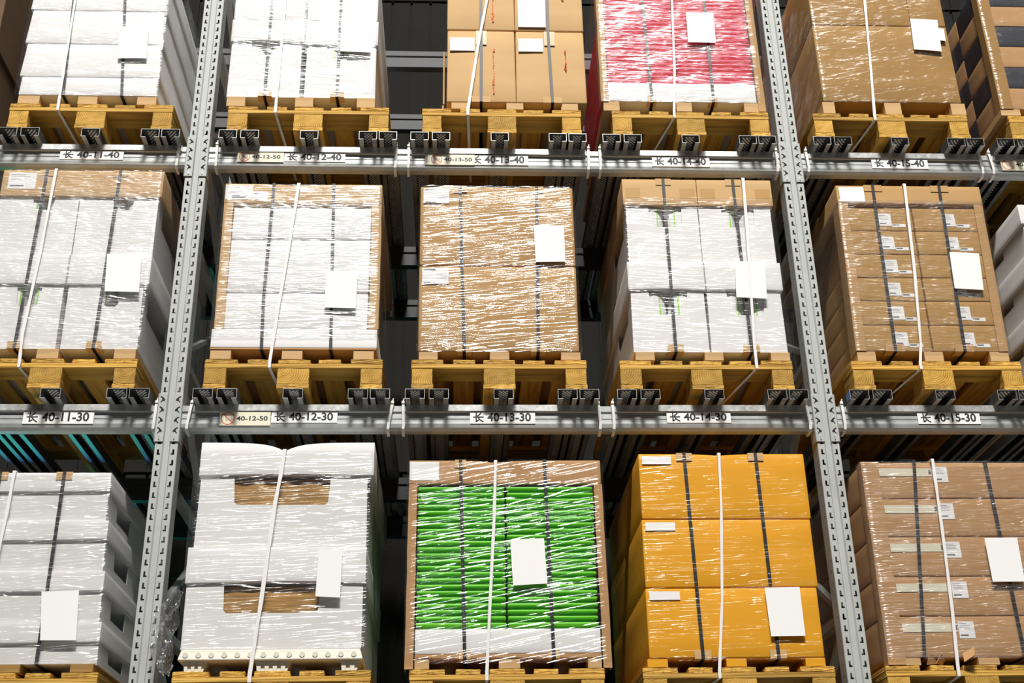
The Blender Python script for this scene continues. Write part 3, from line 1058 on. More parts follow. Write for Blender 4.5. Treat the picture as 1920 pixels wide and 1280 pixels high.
def sticker(parent, x0, x1, z0, z1, y, lines=(), name='label', mat='paper', text=None):
    """paper label on a carton, with grey print lines (x, z, length as fractions)"""
    mb = MB().box(x0, x1, y - 0.0008, y, z0, z1)
    o = mb.build(name, mat, parent, loc=((x0 + x1) / 2, y, z0))
    if lines or text:
        pm = MB()
        for fx, fz, fl, fh in lines:
            a = x0 + fx * (x1 - x0)
            pm.add([(a, y - 0.0010, z0 + fz * (z1 - z0)), (a + fl * (x1 - x0), y - 0.0010, z0 + fz * (z1 - z0)),
                    (a + fl * (x1 - x0), y - 0.0010, z0 + (fz + fh) * (z1 - z0)), (a, y - 0.0010, z0 + (fz + fh) * (z1 - z0))], [(0, 1, 2, 3)])
        if text:
            b, fx, fz, fl, fh = text
            a = x0 + fx * (x1 - x0)
            text_on(pm, b, a, a + fl * (x1 - x0), z0 + fz * (z1 - z0), z0 + (fz + fh) * (z1 - z0), y - 0.0011, 0.01)
        pm.build('print', 'print', o, loc=((x0 + x1) / 2, y, z0))
    return o
LINES = [(0.08, 0.84, 0.5, 0.03), (0.08, 0.74, 0.7, 0.02), (0.08, 0.64, 0.6, 0.02), (0.08, 0.54, 0.7, 0.02), (0.08, 0.14, 0.5, 0.09)]

F = dict(
    faint=film('film_faint', 0.06, 0.0013, 28, 1.3, 2, patch=1.0, folds=24, rough=0.17, milk=0.0),
    light=film('film_light', 0.09, 0.0008, 26, 1.6, 2, patch=0.9, rough=0.2),
    gold=film('film_gold', 0.08, 0.0008, 20, 3.0, 8, patch=1.0, rough=0.2, milk=0.005, folds=18),
    pinkwrap=film('film_pink', 0.12, 0.0009, 28, 1.8, -2, patch=0.9, rough=0.2, milk=0.03),
    mid=film('film_mid', 0.12, 0.0011, 26, 1.6, -3, patch=0.8, rough=0.2),
    small=film('film_small', 0.17, 0.0015, 26, 1.8, -4, patch=0.9, rough=0.27),
    heavy=film('film_heavy', 0.16, 0.0014, 32, 1.7, 1, patch=0.6, milk=0.02, folds=30, rough=0.24),
    heavy_left=film('film_heavy_left', 0.18, 0.0015, 32, 2.4, 1, patch=0.6, milk=0.02, folds=30, rough=0.28),
    heavy_tilt=film('film_heavy_tilted', 0.14, 0.0013, 32, 1.0, 6, patch=0.6, milk=0.01, folds=32, rough=0.12),
    low=film('film_low', 0.12, 0.0018, 28, 1.3, 3, patch=0.7, milk=0.01, rough=0.19),
    low_left=film('film_low_left', 0.18, 0.0020, 27, 2.0, 4, patch=0.6, milk=0.01, rough=0.27),
    low_heavy=film('film_low_heavy', 0.19, 0.0022, 30, 1.8, 0, patch=0.6, milk=0.015, folds=30, rough=0.27),
    diag=film('film_diagonal', 0.13, 0.0021, 22, 0.8, 11, patch=0.7, milk=0.008, folds=30, rough=0.12),
    loose=film('film_loose', 0.30, 0.004, 14, 10.0, 35, milk=0.10, rough=0.25),
)
TIER2, TIER3 = ['lower', 'upper'], ['bottom', 'middle', 'top']

random.seed(21)
# ================================================================== top row
# 40-11: white card trays, five layers
L = Load(0, '40-11', 'white layered load')
L.feet([(-0.895, -0.790), (-0.602, -0.506), (-0.310, -0.215)], 1.757)
zs = [1.759, 1.872, 2.079, 2.293, 2.500, 2.66]
for k in range(5):
    L.carton(-0.893 - 0.003 * k, -0.222 - 0.004 * k, zs[k] + (0.004 if k else 0.001), zs[k + 1] - 0.002, 'white', ORD[k], 'wide white card tray', flare=0.012 if k else 0.004, bulge=0.004, sag=-0.003 if k else 0.0)
L.black(-0.706, 2.66, -0.674, 1.757, 'left', pads='', mid=(-0.700, 2.36))
L.black(-0.447, 2.66, -0.386, 1.757, 'right', pads='', mid=(-0.438, 2.36))
L.white(-0.688, 2.656, [(-0.690, 2.36), (-0.688, 1.95)], -0.686, 0.07)
L.sheet([(-0.450, 2.181), (-0.296, 2.184), (-0.285, 1.981), (-0.428, 1.978)])
L.wrap(-0.925, -0.203, 1.757, 2.652, F['light'], x0b=-0.915, x1b=-0.199)

# 40-12: white lidded boxes in two columns
L = Load(0, '40-12', 'white box load')
L.feet([(0.132, 0.225), (0.473, 0.564), (0.782, 0.873)], 1.768)
for x0, x1, lx0, lx1, nn, zt in ((0.130, 0.488, 0.124, 0.500, 'left', 2.108), (0.516, 0.870, 0.504, 0.878, 'right', 2.094)):
    L.notched(x0, x1, 1.770, zt, 'white', 'bottom ' + nn, 'white lidded box', (x0 + 0.10, x1 - 0.10, zt - 0.075, 0.012), lid=(lx0, lx1, 2.250, 'white'), taper=0.002, lidsag=0.010)
    L.rolls(x0 + 0.10, x1 - 0.10, 1.80, zt - 0.004, 'bottom ' + nn)
    L.carton(lx0 + 0.004, lx1 - 0.006, 2.254, 2.60, 'white', 'top ' + nn, 'plain white box')
L.black(0.320, 2.60, 0.320, 1.768, 'left', pads='b')
L.black(0.677, 2.60, 0.682, 1.768, 'right', pads='b')
L.white(0.396, 2.60, [(0.390, 2.38), (0.386, 2.05)], 0.382, 0.05)
L.sheet([(0.684, 2.250), (0.837, 2.248), (0.843, 2.037), (0.688, 2.043)])
L.wrap(0.118, 0.884, 1.768, 2.597, F['mid'], side_bag=0.02, x1b=0.876)

# 40-13: four bare cartons
L = Load(0, '40-13', 'bare carton load')
L.feet([(1.258, 1.341), (1.536, 1.622), (1.814, 1.900)], 1.748)
for i, (x0, x1, nn) in enumerate(((1.236, 1.584, 'left'), (1.590, 1.945, 'right'))):
    for j, (z0, z1, vv) in enumerate(((1.749, 2.203, 'lower'), (2.207, 2.66, 'upper'))):
        c = L.carton(x0, x1, z0, z1, 'tan_light', f'{vv} {nn}', 'tan carton with red print', b=0.008, bulge=0.004, flare=0.003)
        y = YF - 0.0045
        if j == 0:
            sticker(c, x0 + 0.013, x0 + 0.140, z1 - 0.137, z1 - 0.053, y)
        elif i == 1:
            sticker(c, 1.604, 1.749, 2.225, 2.60, y)
        tp = MB().box(x0 + 0.148, x0 + 0.203, y, y + 0.0006, z1 - 0.096, z1 - 0.006).build('tape', 'tape', c, loc=(x0 + 0.17, y, z1 - 0.09))
        rp = MB()
        for q in range(16):
            zz = z0 + (0.06 + 0.0175 * q if i == 0 else 0.20 + 0.008 * q)
            ww = random.uniform(0.001, 0.0045) * (1.8 if (q < 5 or q == 15) else 0.7)
            xx = x0 + (0.237 if i == 0 else 0.255) + random.uniform(-0.003, 0.003)
            rp.add([(xx - ww, y - 0.0003, zz), (xx, y - 0.0003, zz - 0.010), (xx + ww, y - 0.0003, zz + 0.002), (xx + ww * 0.3, y - 0.0003, zz + 0.013)], [(0, 1, 2, 3)])
        rp.build('red_print', 'red_stain', c, loc=(x0 + 0.24, y, z0 + 0.1))
L.black(1.410, 2.66, 1.408, 1.747, 'left', pads='b', y=YF - 0.007, mid=(1.411, 2.1), padw=0.048)
L.black(1.764, 2.66, 1.770, 1.747, 'right', pads='b', y=YF - 0.007, mid=(1.759, 2.2), padw=0.048)
L.white(1.500, 2.66, [(1.444, 2.404), (1.399, 2.131)], 1.341, 0.02, w=0.016)
for z0, z1, xx, nn in ((1.768, 1.87, 1.208, 'lower'), (1.878, 2.22, 1.212, 'upper')):
    o = MB().rbox(xx, xx + 0.010, YF + 0.20, YF + 0.30, z0 if nn == 'upper' else PT[0], z1, 0.002).build('cardboard_strip', 'tan', loc=(xx, YF + 0.2, z0))
    tag(o, f'{nn} thin upright cardboard strip left of the cartons above sign 40-13-40', 'cardboard strip')

# 40-14: pink cushions
L = Load(0, '40-14', 'pink cushion load')
L.feet([(2.030, 2.112), (2.403, 2.483), (2.752, 2.826)], 1.766)
c = L.carton(2.058, 2.820, 1.768, 1.883, 'white', 'flat', 'white carton beneath the pink cushions', bulge=0.003)
pitch = 0.0268
def cushion(x0, x1, z, mat, lab, grp, rim, name, cat, depth=1.08, y0=YF + 0.010):
    """flat piece with a full rounded lip above a set-back body"""
    mb = MB()
    cx = (x0 + x1) / 2
    mb.rbox(x0, x1, y0, y0 + depth, z + pitch * 0.46, z + pitch * 0.99, pitch * 0.2)
    mb.rbox(x0 + 0.012, x1 - 0.012, y0 + 0.022, y0 + depth - 0.01, z, z + pitch * 0.46, 0.002)
    o = mb.build(name, mat, loc=(cx, y0, z), smooth=True)
    return tag(o, lab, cat, grp)
for col, x0, x1 in (('left', 2.060, 2.4235), ('right', 2.4275, 2.819)):
    for k in range(23):
        cushion(x0 + random.uniform(-0.003, 0.003), x1 + random.uniform(-0.002, 0.002) - (0.003 if col == 'left' else 0), 1.884 + k * pitch, 'pink',
                f'{ORD[k]} pink cushion from below in the {col} pile {L.ref}' if k else f'bottom pink cushion in the {col} pile {L.ref}', f'{col} pile of pink cushions', None, 'pink_cushion', 'cushion')
L.post(2.019, 2.057, PT[0] + 0.055, 2.56, -1, 'tan', w=0.07)
L.post(2.821, 2.858, PT[0] + 0.003, 2.56, 1, 'tan', w=0.07, xb=0.004)
L.black(2.267, 2.52, 2.280, 1.766, 'left', pads='b', padw=0.022)
L.black(2.602, 2.52, 2.595, 1.766, 'right', pads='b', padw=0.022)
L.white(2.430, 2.52, [(2.426, 2.425), (2.406, 1.95)], 2.385, -0.14, w=0.013)
L.sheet([(2.495, 2.334), (2.641, 2.329), (2.636, 2.132), (2.490, 2.134)])
L.wrap(2.013, 2.864, 1.764, 2.518, F['pinkwrap'], skirt=0.006)

# 40-15: two golden cartons
L = Load(0, '40-15', 'golden carton load')
L.feet([(3.160, 3.223), (3.483, 3.568), (3.830, 3.905)], 1.780)
L.carton(3.166, 3.889, 1.783, 2.275, 'gold', 'lower', 'wide golden brown carton', bulge=0.006)
L.carton(3.168, 3.702, 2.279, 2.72, 'gold', 'upper left', 'golden brown carton', bulge=0.004)
L.carton(3.704, 3.889, 2.279, 2.72, 'gold', 'upper right narrow', 'golden brown carton', bulge=0.002)
L.white(3.472, 2.72, [(3.468, 2.447), (3.438, 2.0)], 3.415, -0.12, w=0.015)
L.sheet([(3.696, 2.314), (3.842, 2.308), (3.831, 2.098), (3.685, 2.110)])
o = L.sheet([(3.832, 2.252), (3.869, 2.250), (3.864, 2.168), (3.829, 2.172)], y=YF - 0.0125, what='small pale label peeping from behind the sheet on the')
L.wrap(3.160, 3.895, 1.775, 2.716, F['gold'], wob=0.004, x1b=3.905)

# 40-16: brown cartons and dark fill for their gaps behind corner posts, right edge
L = Load(0, '40-16', 'mixed carton load')
L.feet([(4.088, 4.190), (4.46, 4.55), (4.84, 4.93)], 1.748)
zs = [1.750 + 0.135 * k for k in range(7)]
for k in range(6):
    for j in range(4):
        y0 = YF + 0.009 + j * 0.288
        mt = 'brown' if (k + j) % 2 == 0 else 'dark'  # dark boxes fill the gaps and carry their shade as colour
        L.carton(4.097, 4.85, zs[k] + 0.001, zs[k + 1] - 0.001, mt, f'{ORD[k]} layer, {("front", "second", "third", "rear")[j]}', 'brown carton' if mt == 'brown' else 'dark carton', y0=y0, depth=0.286)
L.post(4.088, 4.156, 1.749, 2.57, -1, 'gold', w=0.06)
L.wrap(4.083, 4.86, 1.747, 2.56, F['mid'])

# ================================================================== middle row
# 40-11: white boxes with brown lids
L = Load(1, '40-11', 'white box load')
L.feet([(-0.950, -0.853), (-0.604, -0.507), (-0.260, -0.163)], 0.366)
for x0, x1, nn in ((-0.898, -0.530, 'left'), (-0.508, -0.166, 'right')):
    L.notched(x0, x1, 0.368, 0.694, 'white', 'lower ' + nn, 'white box with white lid', (x0 + 0.155, x0 + 0.272 if nn == 'left' else x0 + 0.245, 0.585, 0.010), side=(0.10, 0.5, 0.58), lid=(x0 - 0.004 if nn == 'left' else x0 - 0.008, x1 + (0.006 if nn == 'left' else 0.026), 0.849, 'white'), shift=0.003)
    L.rolls(x0 + 0.14, x0 + 0.28, 0.40, 0.690, 'lower ' + nn)
for x0, x1, nn in ((-0.894, -0.522, 'left'), (-0.517, -0.146, 'right')):
    L.notched(x0, x1, 0.852, 1.168, 'white', 'upper ' + nn, 'white box with brown lid', (x0 + 0.155, x0 + 0.26, 1.10, 0.010), side=(0.10, 0.5, 1.06), lid=(x0 - 0.002, x1 + (0.003 if nn == 'left' else 0.016), 1.314, 'tan_light'), shift=0.002)
    L.rolls(x0 + 0.14, x0 + 0.28, 0.90, 1.164, 'upper ' + nn)
    if nn == 'left':
        pl = [o for o in bpy.data.objects if o.name.startswith('lid') and o.parent and o.parent['label'].startswith('upper left')][-1]
        sticker(pl, -0.866, -0.735, 1.208, 1.300, YF + 0.0004, LINES)
L.black(-0.688, 1.314, -0.704, 0.366, 'left')
L.black(-0.339, 1.314, -0.353, 0.366, 'right')
L.white(-0.644, 1.314, [(-0.655, 0.85), (-0.674, 0.43)], -0.667, 0.08)
L.sheet([(-0.346, 0.848), (-0.186, 0.842), (-0.177, 0.646), (-0.334, 0.649)])
L.wrap(-0.912, -0.126, 0.366, 1.314, F['heavy_left'], side_bag=0.015, x1b=-0.138)

# 40-12: flat white goods in a card frame
L = Load(1, '40-12', 'card-framed white load')
L.feet([(0.170, 0.264), (0.493, 0.586), (0.817, 0.910)], 0.362)
L.carton(0.167, 0.921, 0.364, 0.371, 'brown', 'thin', 'brown card sheet beneath the white tray', y0=YF + 0.002, b=0.001)
L.carton(0.168, 0.923, 0.372, 0.467, 'white', 'low', 'white tray at the foot of the load', y0=YF + 0.001)
for k, (z0, z1) in enumerate(((0.470, 0.655), (0.661, 0.940), (0.947, 1.118))):
    L.carton(0.218, 0.876, z0, z1, 'white', TIER3[k], 'flat white package', b=0.006, bulge=0.003, y0=YF + 0.008)
lid = L.carton(0.168, 0.924, 1.141, 1.250, 'tan_light', 'shallow', 'brown card lid on top of the framed load', y0=YF + 0.001, name='cardboard_cover', cat='cover', dip=(0.524, 0.12, 0.012))
sticker(lid, 0.172, 0.302, 1.160, 1.238, YF + 0.0004, [(0.25, 0.10, 0.5, 0.10), (0.1, 0.55, 0.5, 0.02), (0.1, 0.45, 0.5, 0.02), (0.25, 0.25, 0.55, 0.05)], text=('ANTONIUS', 0.06, 0.84, 0.44, 0.11))
sticker(lid, 0.303, 0.376, 1.160, 1.205, YF + 0.0004, [(0.05, 0.70, 0.4, 0.12)])
L.post(0.170, 0.214, 0.4685, 1.140, -1, 'tan_light', xb=0.007)
L.post(0.878, 0.924, 0.4685, 1.140, 1, 'tan_light', xb=0.003)
L.black(0.402, 1.250, 0.401, 0.362, 'left', pads='', mid=(0.393, 0.62))
L.black(0.690, 1.250, 0.714, 0.362, 'right', pads='', mid=(0.702, 0.8))
L.white(0.522, 1.245, [(0.500, 0.95), (0.470, 0.62)], 0.444, 0.06)
L.sheet([(0.676, 0.767), (0.825, 0.764), (0.821, 0.568), (0.677, 0.571)])
L.wrap(0.161, 0.930, 0.440, 1.242, F['heavy'], side_bag=0.035, skirt=0.02)

# 40-13: two wide brown cartons
L = Load(1, '40-13', 'wide brown carton load')
L.feet([(1.115, 1.201), (1.440, 1.529), (1.767, 1.857)], 0.356)
for z0, z1, nn in ((0.358, 0.803, 'lower'), (0.807, 1.245, 'upper')):
    c = L.carton(1.110, 1.853, z0, z1, 'tan', nn, 'wide brown carton', b=0.008, bulge=0.004)
    sticker(c, 1.125, 1.249, z1 - 0.098, z1 - 0.014, YF - 0.0006, [(0.05, 0.86, 0.45, 0.08), (0.05, 0.02, 0.5, 0.08), (0.55, 0.55, 0.4, 0.02), (0.55, 0.45, 0.4, 0.02), (0.55, 0.35, 0.35, 0.02)])
L.black(1.302, 1.245, 1.322, 0.356, 'left')
L.black(1.676, 1.245, 1.662, 0.356, 'right')
o = MB().box(1.853, 1.885, 0.25, 0.30, 1.185, 1.207).build('card_pad', 'gold', loc=(1.87, 0.25, 1.185))
tag(o, 'small brown card pad sticking out right of the upper wide carton above sign 40-13-30', 'card pad')
L.sheet([(1.656, 1.021), (1.802, 1.020), (1.802, 0.821), (1.661, 0.818)])
L.wrap(1.104, 1.860, 0.356, 1.246, F['heavy_tilt'], x1b=1.865)

# 40-14: white boxes, brown lids above, white lids below
L = Load(1, '40-14', 'white box load')
L.feet([(2.111, 2.200), (2.433, 2.520), (2.742, 2.831)], 0.360)
for x0, x1, lx0, lx1, nn in ((2.108, 2.456, 2.097, 2.464, 'left'), (2.471, 2.822, 2.469, 2.836, 'right')):
    n0 = 2.192 if nn == 'left' else 2.563
    L.notched(x0, x1, 0.362, 0.680, 'white', 'lower ' + nn, 'white box with white lid', (n0, n0 + 0.187, 0.555, 0.018), side=(0.12, 0.5, 0.57), sidedir=-1, lid=(lx0, lx1, 0.831, 'white'), taper=0.003, lidsag=0.006)
    L.rolls(n0 + 0.01, n0 + 0.177, 0.40, 0.676, 'lower ' + nn)
for x0, x1, lx0, lx1, nn in ((2.112, 2.462, 2.098, 2.4645, 'left'), (2.468, 2.822, 2.4675, 2.838, 'right')):
    n0 = 2.220 if nn == 'left' else 2.578
    L.notched(x0, x1, 0.835, 1.148, 'white', 'upper ' + nn, 'white box with brown lid', (n0, n0 + 0.165, 1.032, 0.008), side=(0.12, 0.5, 1.04), sidedir=-1, lid=(lx0, lx1, 1.297, 'tan_light'), taper=0.002)
    L.rolls(n0 + 0.005, n0 + 0.16, 0.86, 1.144, 'upper ' + nn)
    pl = [o for o in bpy.data.objects if o.name.startswith('lid') and o.parent and o.parent['label'].startswith('upper ' + nn) and o.parent['label'].endswith('40-14-30')][-1]
    for a in (lx0 + 0.012, lx1 - 0.085):
        MB().box(a, a + 0.075, YF + 0.0002, YF + 0.0009, 1.19, 1.245).build('tape', 'tape', pl, loc=(a, YF - 0.002, 1.19))
L.black(2.302, 1.297, 2.299, 0.360, 'left', padw=0.038)
L.black(2.648, 1.297, 2.653, 0.360, 'right', padw=0.038)
L.white(2.698, 1.297, [(2.690, 1.0), (2.664, 0.40)], 2.664, -0.16, y=YF - 0.0165)
L.sheet([(2.615, 0.830), (2.760, 0.828), (2.749, 0.629), (2.604, 0.636)])
L.wrap(2.090, 2.842, 0.360, 1.190, F['mid'], side_bag=0.05)

# 40-15: twelve small cartons in a card frame
L = Load(1, '40-15', 'framed small carton load')
L.feet([(3.148, 3.235), (3.465, 3.555), (3.777, 3.866)], 0.366)
zs = [0.368, 0.505, 0.632, 0.758, 0.886, 1.017, 1.148]
SIX = ['bottom', 'fifth', 'fourth', 'third', 'second', 'top']
for k in range(6):
    for x0, x1, nn in ((3.196 + 0.003 * k, 3.508 + 0.003 * k, 'left'), (3.515 + 0.003 * k, 3.832 + 0.003 * k, 'right')):
        c = L.carton(x0, x1, zs[k] + 0.001, zs[k + 1] - 0.002, 'ochre', f'{SIX[k]}{"" if k in (0, 5) else " from top,"} {nn} column,', 'small brown carton', b=0.004, y0=YF + 0.008)
        y = YF + 0.0075
        sticker(c, x0 + 0.142, x0 + 0.205, zs[k] + 0.028, zs[k] + 0.098, y, LINES)
        sticker(c, x0 + 0.207, x0 + 0.272, zs[k] + 0.022, zs[k] + 0.040, y, [(0.05, 0.4, 0.5, 0.4)])
lid = L.carton(3.162, 3.889, 1.168, 1.272, 'tan', 'shallow', 'brown card lid over the small cartons', y0=YF + 0.001, name='cardboard_cover', cat='cover')
sticker(lid, 3.176, 3.300, 1.178, 1.262, YF + 0.0004)
L.post(3.162, 3.211, 0.3675, 1.1665, -1, 'tan', xb=-0.018, w=0.09)
L.post(3.842, 3.887, 0.3675, 1.1665, 1, 'tan', xb=-0.020)
L.black(3.347, 1.272, 3.329, 0.366, 'left', pads='tb', padm='tan', padw=0.045)
L.black(3.682, 1.272, 3.658, 0.366, 'right', pads='tb', padm='tan', padw=0.045)
L.white(3.504, 1.272, [(3.48, 0.8), (3.447, 0.39)], 3.430, -0.16, y=YF - 0.0165)
L.sheet([(3.668, 0.890), (3.813, 0.882), (3.799, 0.682), (3.660, 0.690)])
L.wrap(3.155, 3.893, 0.366, 1.185, F['small'], x0b=3.138, x1b=3.874)

# 40-16: white lidded boxes, right edge
L = Load(1, '40-16', 'white lidded load')
L.feet([(4.10, 4.19), (4.42, 4.51), (4.74, 4.83)], 0.366)
for k, (z0, z1, zl) in enumerate(((0.368, 0.52, 0.62), (0.622, 0.79, 0.90), (0.902, 1.06, 1.17))):
    L.notched(4.075, 4.80, z0, z1, 'grey_white', TIER3[k], 'wide white lidded box', None, side=(0.25, 0.55, z1 - 0.05), sidedir=-1, lid=(4.062, 4.812, zl, 'grey_white'))
t = empty('black_strap', (4.058, 0.42, 0.37))
tag(t, 'black strap down the side of the white load at the right edge', 'strap', 'black straps')
o = MB().ribbon([(4.30, 0.42, 1.173), (4.058, 0.42, 1.173), (4.058, 0.42, 0.37)], 0.016, (0, 1, 0), 0.0012).build('band', 'black_strap', None)
o.parent = t
o.location = -t.location

# ================================================================== bottom row
# 40-11: white lidded trays
L = Load(2, '40-11', 'white lidded tray load')
L.feet([(-0.880, -0.785), (-0.575, -0.470), (-0.270, -0.178)], -1.042, 'gold')
rows = [(-1.040, -0.955, -0.873, -0.168), (-0.870, -0.743, -0.660, -0.180), (-0.658, -0.524, -0.441, -0.191), (-0.439, -0.309, -0.227, -0.205)]
for k, (z0, z1, zl, xr) in enumerate(rows):
    L.notched(-0.905, xr - 0.002, z0, z1, 'grey_white', ('bottom', 'third', 'second', 'top')[k] + ('' if k in (0, 3) else ' from top'), 'wide white lidded tray', None, side=(0.16, 0.42, z0 + (z1 - z0) * 0.35), lid=(-0.912, xr + 0.004, zl, 'white'), shift=0.003, lidsag=-0.004)
L.black(-0.400, -0.226, -0.404, -1.042, 'right', pads='t')
L.black(-0.672, -0.226, -0.680, -1.042, 'left', pads='t')
L.white(-0.610, -0.226, [(-0.614, -0.4), (-0.626, -0.65)], -0.645, 0.0)
L.sheet([(-0.421, -0.749), (-0.270, -0.745), (-0.254, -0.951), (-0.398, -0.950)])
L.wrap(-0.920, -0.190, -1.042, -0.229, F['low_left'], x1b=-0.148, side_bag=0.008)

# 40-12: two big white lidded boxes with cut-outs on a plastic pallet
L = Load(2, '40-12', 'big white box load')
t = empty('plastic_pallet', (0.53, YF, PT[2]))
tag(t, 'ivory plastic pallet on the wooden pallet below sign 40-12-30', 'plastic pallet')
mb = MB()
def flare_fn(p):
    v = (p[2] + 1.034) / 0.046
    return (p[0] + (0.012 * (1 - v) * (1 if p[0] > 0.53 else -1)), p[1] - 0.010 * (1 - v) * (1 if p[1] < 0.4 else -1), p[2])
mb.rbox(0.168, 0.896, YF + 0.004, YF + 1.15, -1.034, -0.988, 0.006, fn=flare_fn)
o = mb.build('deck', 'ivory', None)
o.parent = t
o.location = -t.location
for a in range(14):
    xx = 0.188 + a * 0.0525
    ci = MB()
    n = 14
    ci.add([(xx + 0.011 * math.cos(q * math.tau / n), YF - 0.0045 - 0.002, -1.012 + 0.011 * math.sin(q * math.tau / n)) for q in range(n)] + [(xx + 0.012 * math.cos(q * math.tau / n), YF + 0.004, -1.012 + 0.012 * math.sin(q * math.tau / n)) for q in range(n)],
           [tuple(range(n))] + [(q, (q + 1) % n, n + (q + 1) % n, n + q) for q in range(n)])
    oo = ci.build('rim_boss', 'ivory', None)
    oo.parent = o
for a, c in ((0.176, 0.272), (0.468, 0.612), (0.812, 0.894)):
    nn = max(2, int((c - a) / 0.03))
    for yy in (YF + 0.012, YF + 0.52, YF + 1.03):
        mb = MB()
        mb.prism([(a + 0.012, PT[2]), (c - 0.012, PT[2]), (c, -1.035), (a, -1.035)], 'y', yy + 0.006, yy + 0.11)
        for q in range(nn):
            p0 = a + 0.006 + (c - a - 0.012) * q / nn
            p1 = a + 0.006 + (c - a - 0.012) * (q + 0.62) / nn
            mb.prism([(p0 + 0.004, PT[2]), (p1 - 0.002, PT[2]), (p1, -1.035), (p0, -1.035)], 'y', yy, yy + 0.006)
        oo = mb.build('foot', 'ivory', None)
        oo.parent = t
        oo.location = -t.location
L.notched(0.163, 0.898, -0.986, -0.716, 'grey_white', 'lower', 'big white lidded box', (0.318, 0.720, -0.838, 0.006), lid=(0.157, 0.908, -0.560, 'white'), taper=0.0, lidsag=0.007)
L.notched(0.182, 0.900, -0.556, -0.242, 'grey_white', 'upper', 'big white lidded box', (0.325, 0.742, -0.370, 0.008), lid=(0.173, 0.928, -0.088, 'white'), taper=0.005, liddip=(0.537, 0.10, 0.042), lidsag=0.006)
for z0, z1, nn in ((-0.97, -0.722, 'lower'), (-0.54, -0.248, 'upper')):
    def wavy(p):
        return (p[0], p[1] - 0.006 * math.sin(p[0] * 55) * math.sin(p[2] * 60), p[2])
    o = MB().rbox(0.20, 0.87, YF + 0.030, YF + 1.10, z0, z1, 0.006, fn=wavy, cuts=30).build('brown_bundle', 'fibre', loc=(0.53, YF, z0), smooth=True)
    tag(o, f'brown bundle seen through the cut-out of the {nn} big white box {L.ref}', 'bundle')
L.white(0.537, -0.128, [(0.526, -0.25), (0.511, -0.369), (0.480, -0.8)], 0.455, 0.01, w=0.017)
L.sheet([(0.709, -0.576), (0.808, -0.579), (0.805, -0.782), (0.703, -0.776)])
w_ = L.wrap(0.150, 0.932, -0.984, -0.130, F['low'], side_bag=0.015, wob=0.002)
rr = random.Random(5)
vs, fs = [], []
NV, NU = 26, 9
for k in range(NV + 1):                                  # loose bunched tail of film beside the lower box
    v = k / NV
    wd = 0.052 * math.sin(math.pi * min(1, v * 0.8 + 0.12)) + 0.012
    cx = 0.128 - 0.040 * math.sin(v * 3.0) - 0.01 * v
    for i in range(NU + 1):
        u = i / NU
        vs.append((cx + (u - 0.5) * wd * 1.6 + rr.uniform(-0.004, 0.004), YF + 0.02 + 0.03 * math.sin(u * 9 + v * 14) + rr.uniform(-0.008, 0.008), -0.735 - 0.35 * v + rr.uniform(-0.006, 0.006)))
for k in range(NV):
    for i in range(NU):
        a = k * (NU + 1) + i
        fs.append((a, a + 1, a + NU + 2, a + NU + 1))
MB().add(vs, fs).build('loose_tail', F['loose'], w_, loc=(0.12, YF, -0.9), label='crumpled loose tail of film')

# 40-13: green trays in a card frame
L = Load(2, '40-13', 'lime green tray load')
L.feet([(1.118, 1.178), (1.464, 1.552), (1.832, 1.889)], -1.034)
L.carton(1.118, 1.889, -1.032, -1.016, 'brown', 'thin', 'brown card sheet beneath the white carton', y0=YF + 0.003, b=0.001)
L.carton(1.118, 1.889, -1.014, -0.912, 'white', 'flat', 'white carton beneath the green trays', bulge=0.002)
pitch = 0.0270
for col, x0, x1 in (('left', 1.121, 1.498), ('right', 1.5055, 1.887)):
    for k in range(23):
        cushion(x0 + random.uniform(-0.002, 0.002), x1 + random.uniform(-0.002, 0.002) - (0.002 if col == 'right' else 0), -0.911 + k * pitch, 'green',
                f'{ORD[k]} lime green tray from below in the {col} pile {L.ref}' if k else f'bottom lime green tray in the {col} pile {L.ref}', f'{col} pile of lime green trays', None, 'plastic_tray', 'tray')
lid = L.carton(1.081, 1.922, -0.281, -0.172, 'brown', 'shallow', 'brown card lid over the green trays', y0=YF + 0.001, name='cardboard_cover', cat='cover', dip=(1.458, 0.10, 0.012))
sticker(lid, 1.085, 1.212, -0.264, -0.180, YF + 0.0004)
L.post(1.083, 1.119, PT[2] - 0.0, -0.282, -1, 'brown', xb=-0.006)
L.post(1.889, 1.925, PT[2] - 0.0, -0.282, 1, 'brown', xb=0.006)
L.black(1.306, -0.172, 1.324, -1.034, 'left', padw=0.024)
L.black(1.675, -0.172, 1.691, -1.034, 'right', pads='b', padw=0.024)
L.white(1.460, -0.180, [(1.450, -0.45), (1.430, -0.8)], 1.414, -0.02, w=0.014)
L.sheet([(1.518, -0.536), (1.663, -0.530), (1.672, -0.727), (1.527, -0.735)])
L.wrap(1.072, 1.932, -1.050, -0.180, F['diag'])

# 40-14: three orange cartons
L = Load(2, '40-14', 'orange carton load')
L.feet([(2.078, 2.163), (2.407, 2.492), (2.739, 2.822)], -1.041, 'orange')
for k, (z0, z1, x0, x1) in enumerate(((-1.039, -0.746, 2.087, 2.822), (-0.743, -0.444, 2.089, 2.830), (-0.441, -0.141, 2.093, 2.836))):
    c = L.carton(x0, x1, z0, z1, 'orange', TIER3[k], 'wide orange carton', b=0.006, bulge=0.004, dip=(2.452, 0.10, 0.008) if k == 2 else None)
    sticker(c, x0 + 0.015, x0 + 0.145, z1 - 0.050, z1 - 0.014, YF - 0.0008)
L.black(2.297, -0.141, 2.310, -1.041, 'left', padm='tan_light', padw=0.035)
L.black(2.617, -0.141, 2.626, -1.041, 'right', padm='tan_light', padw=0.035)
L.white(2.452, -0.146, [(2.440, -0.40), (2.408, -0.8)], 2.371, -0.14, w=0.013)
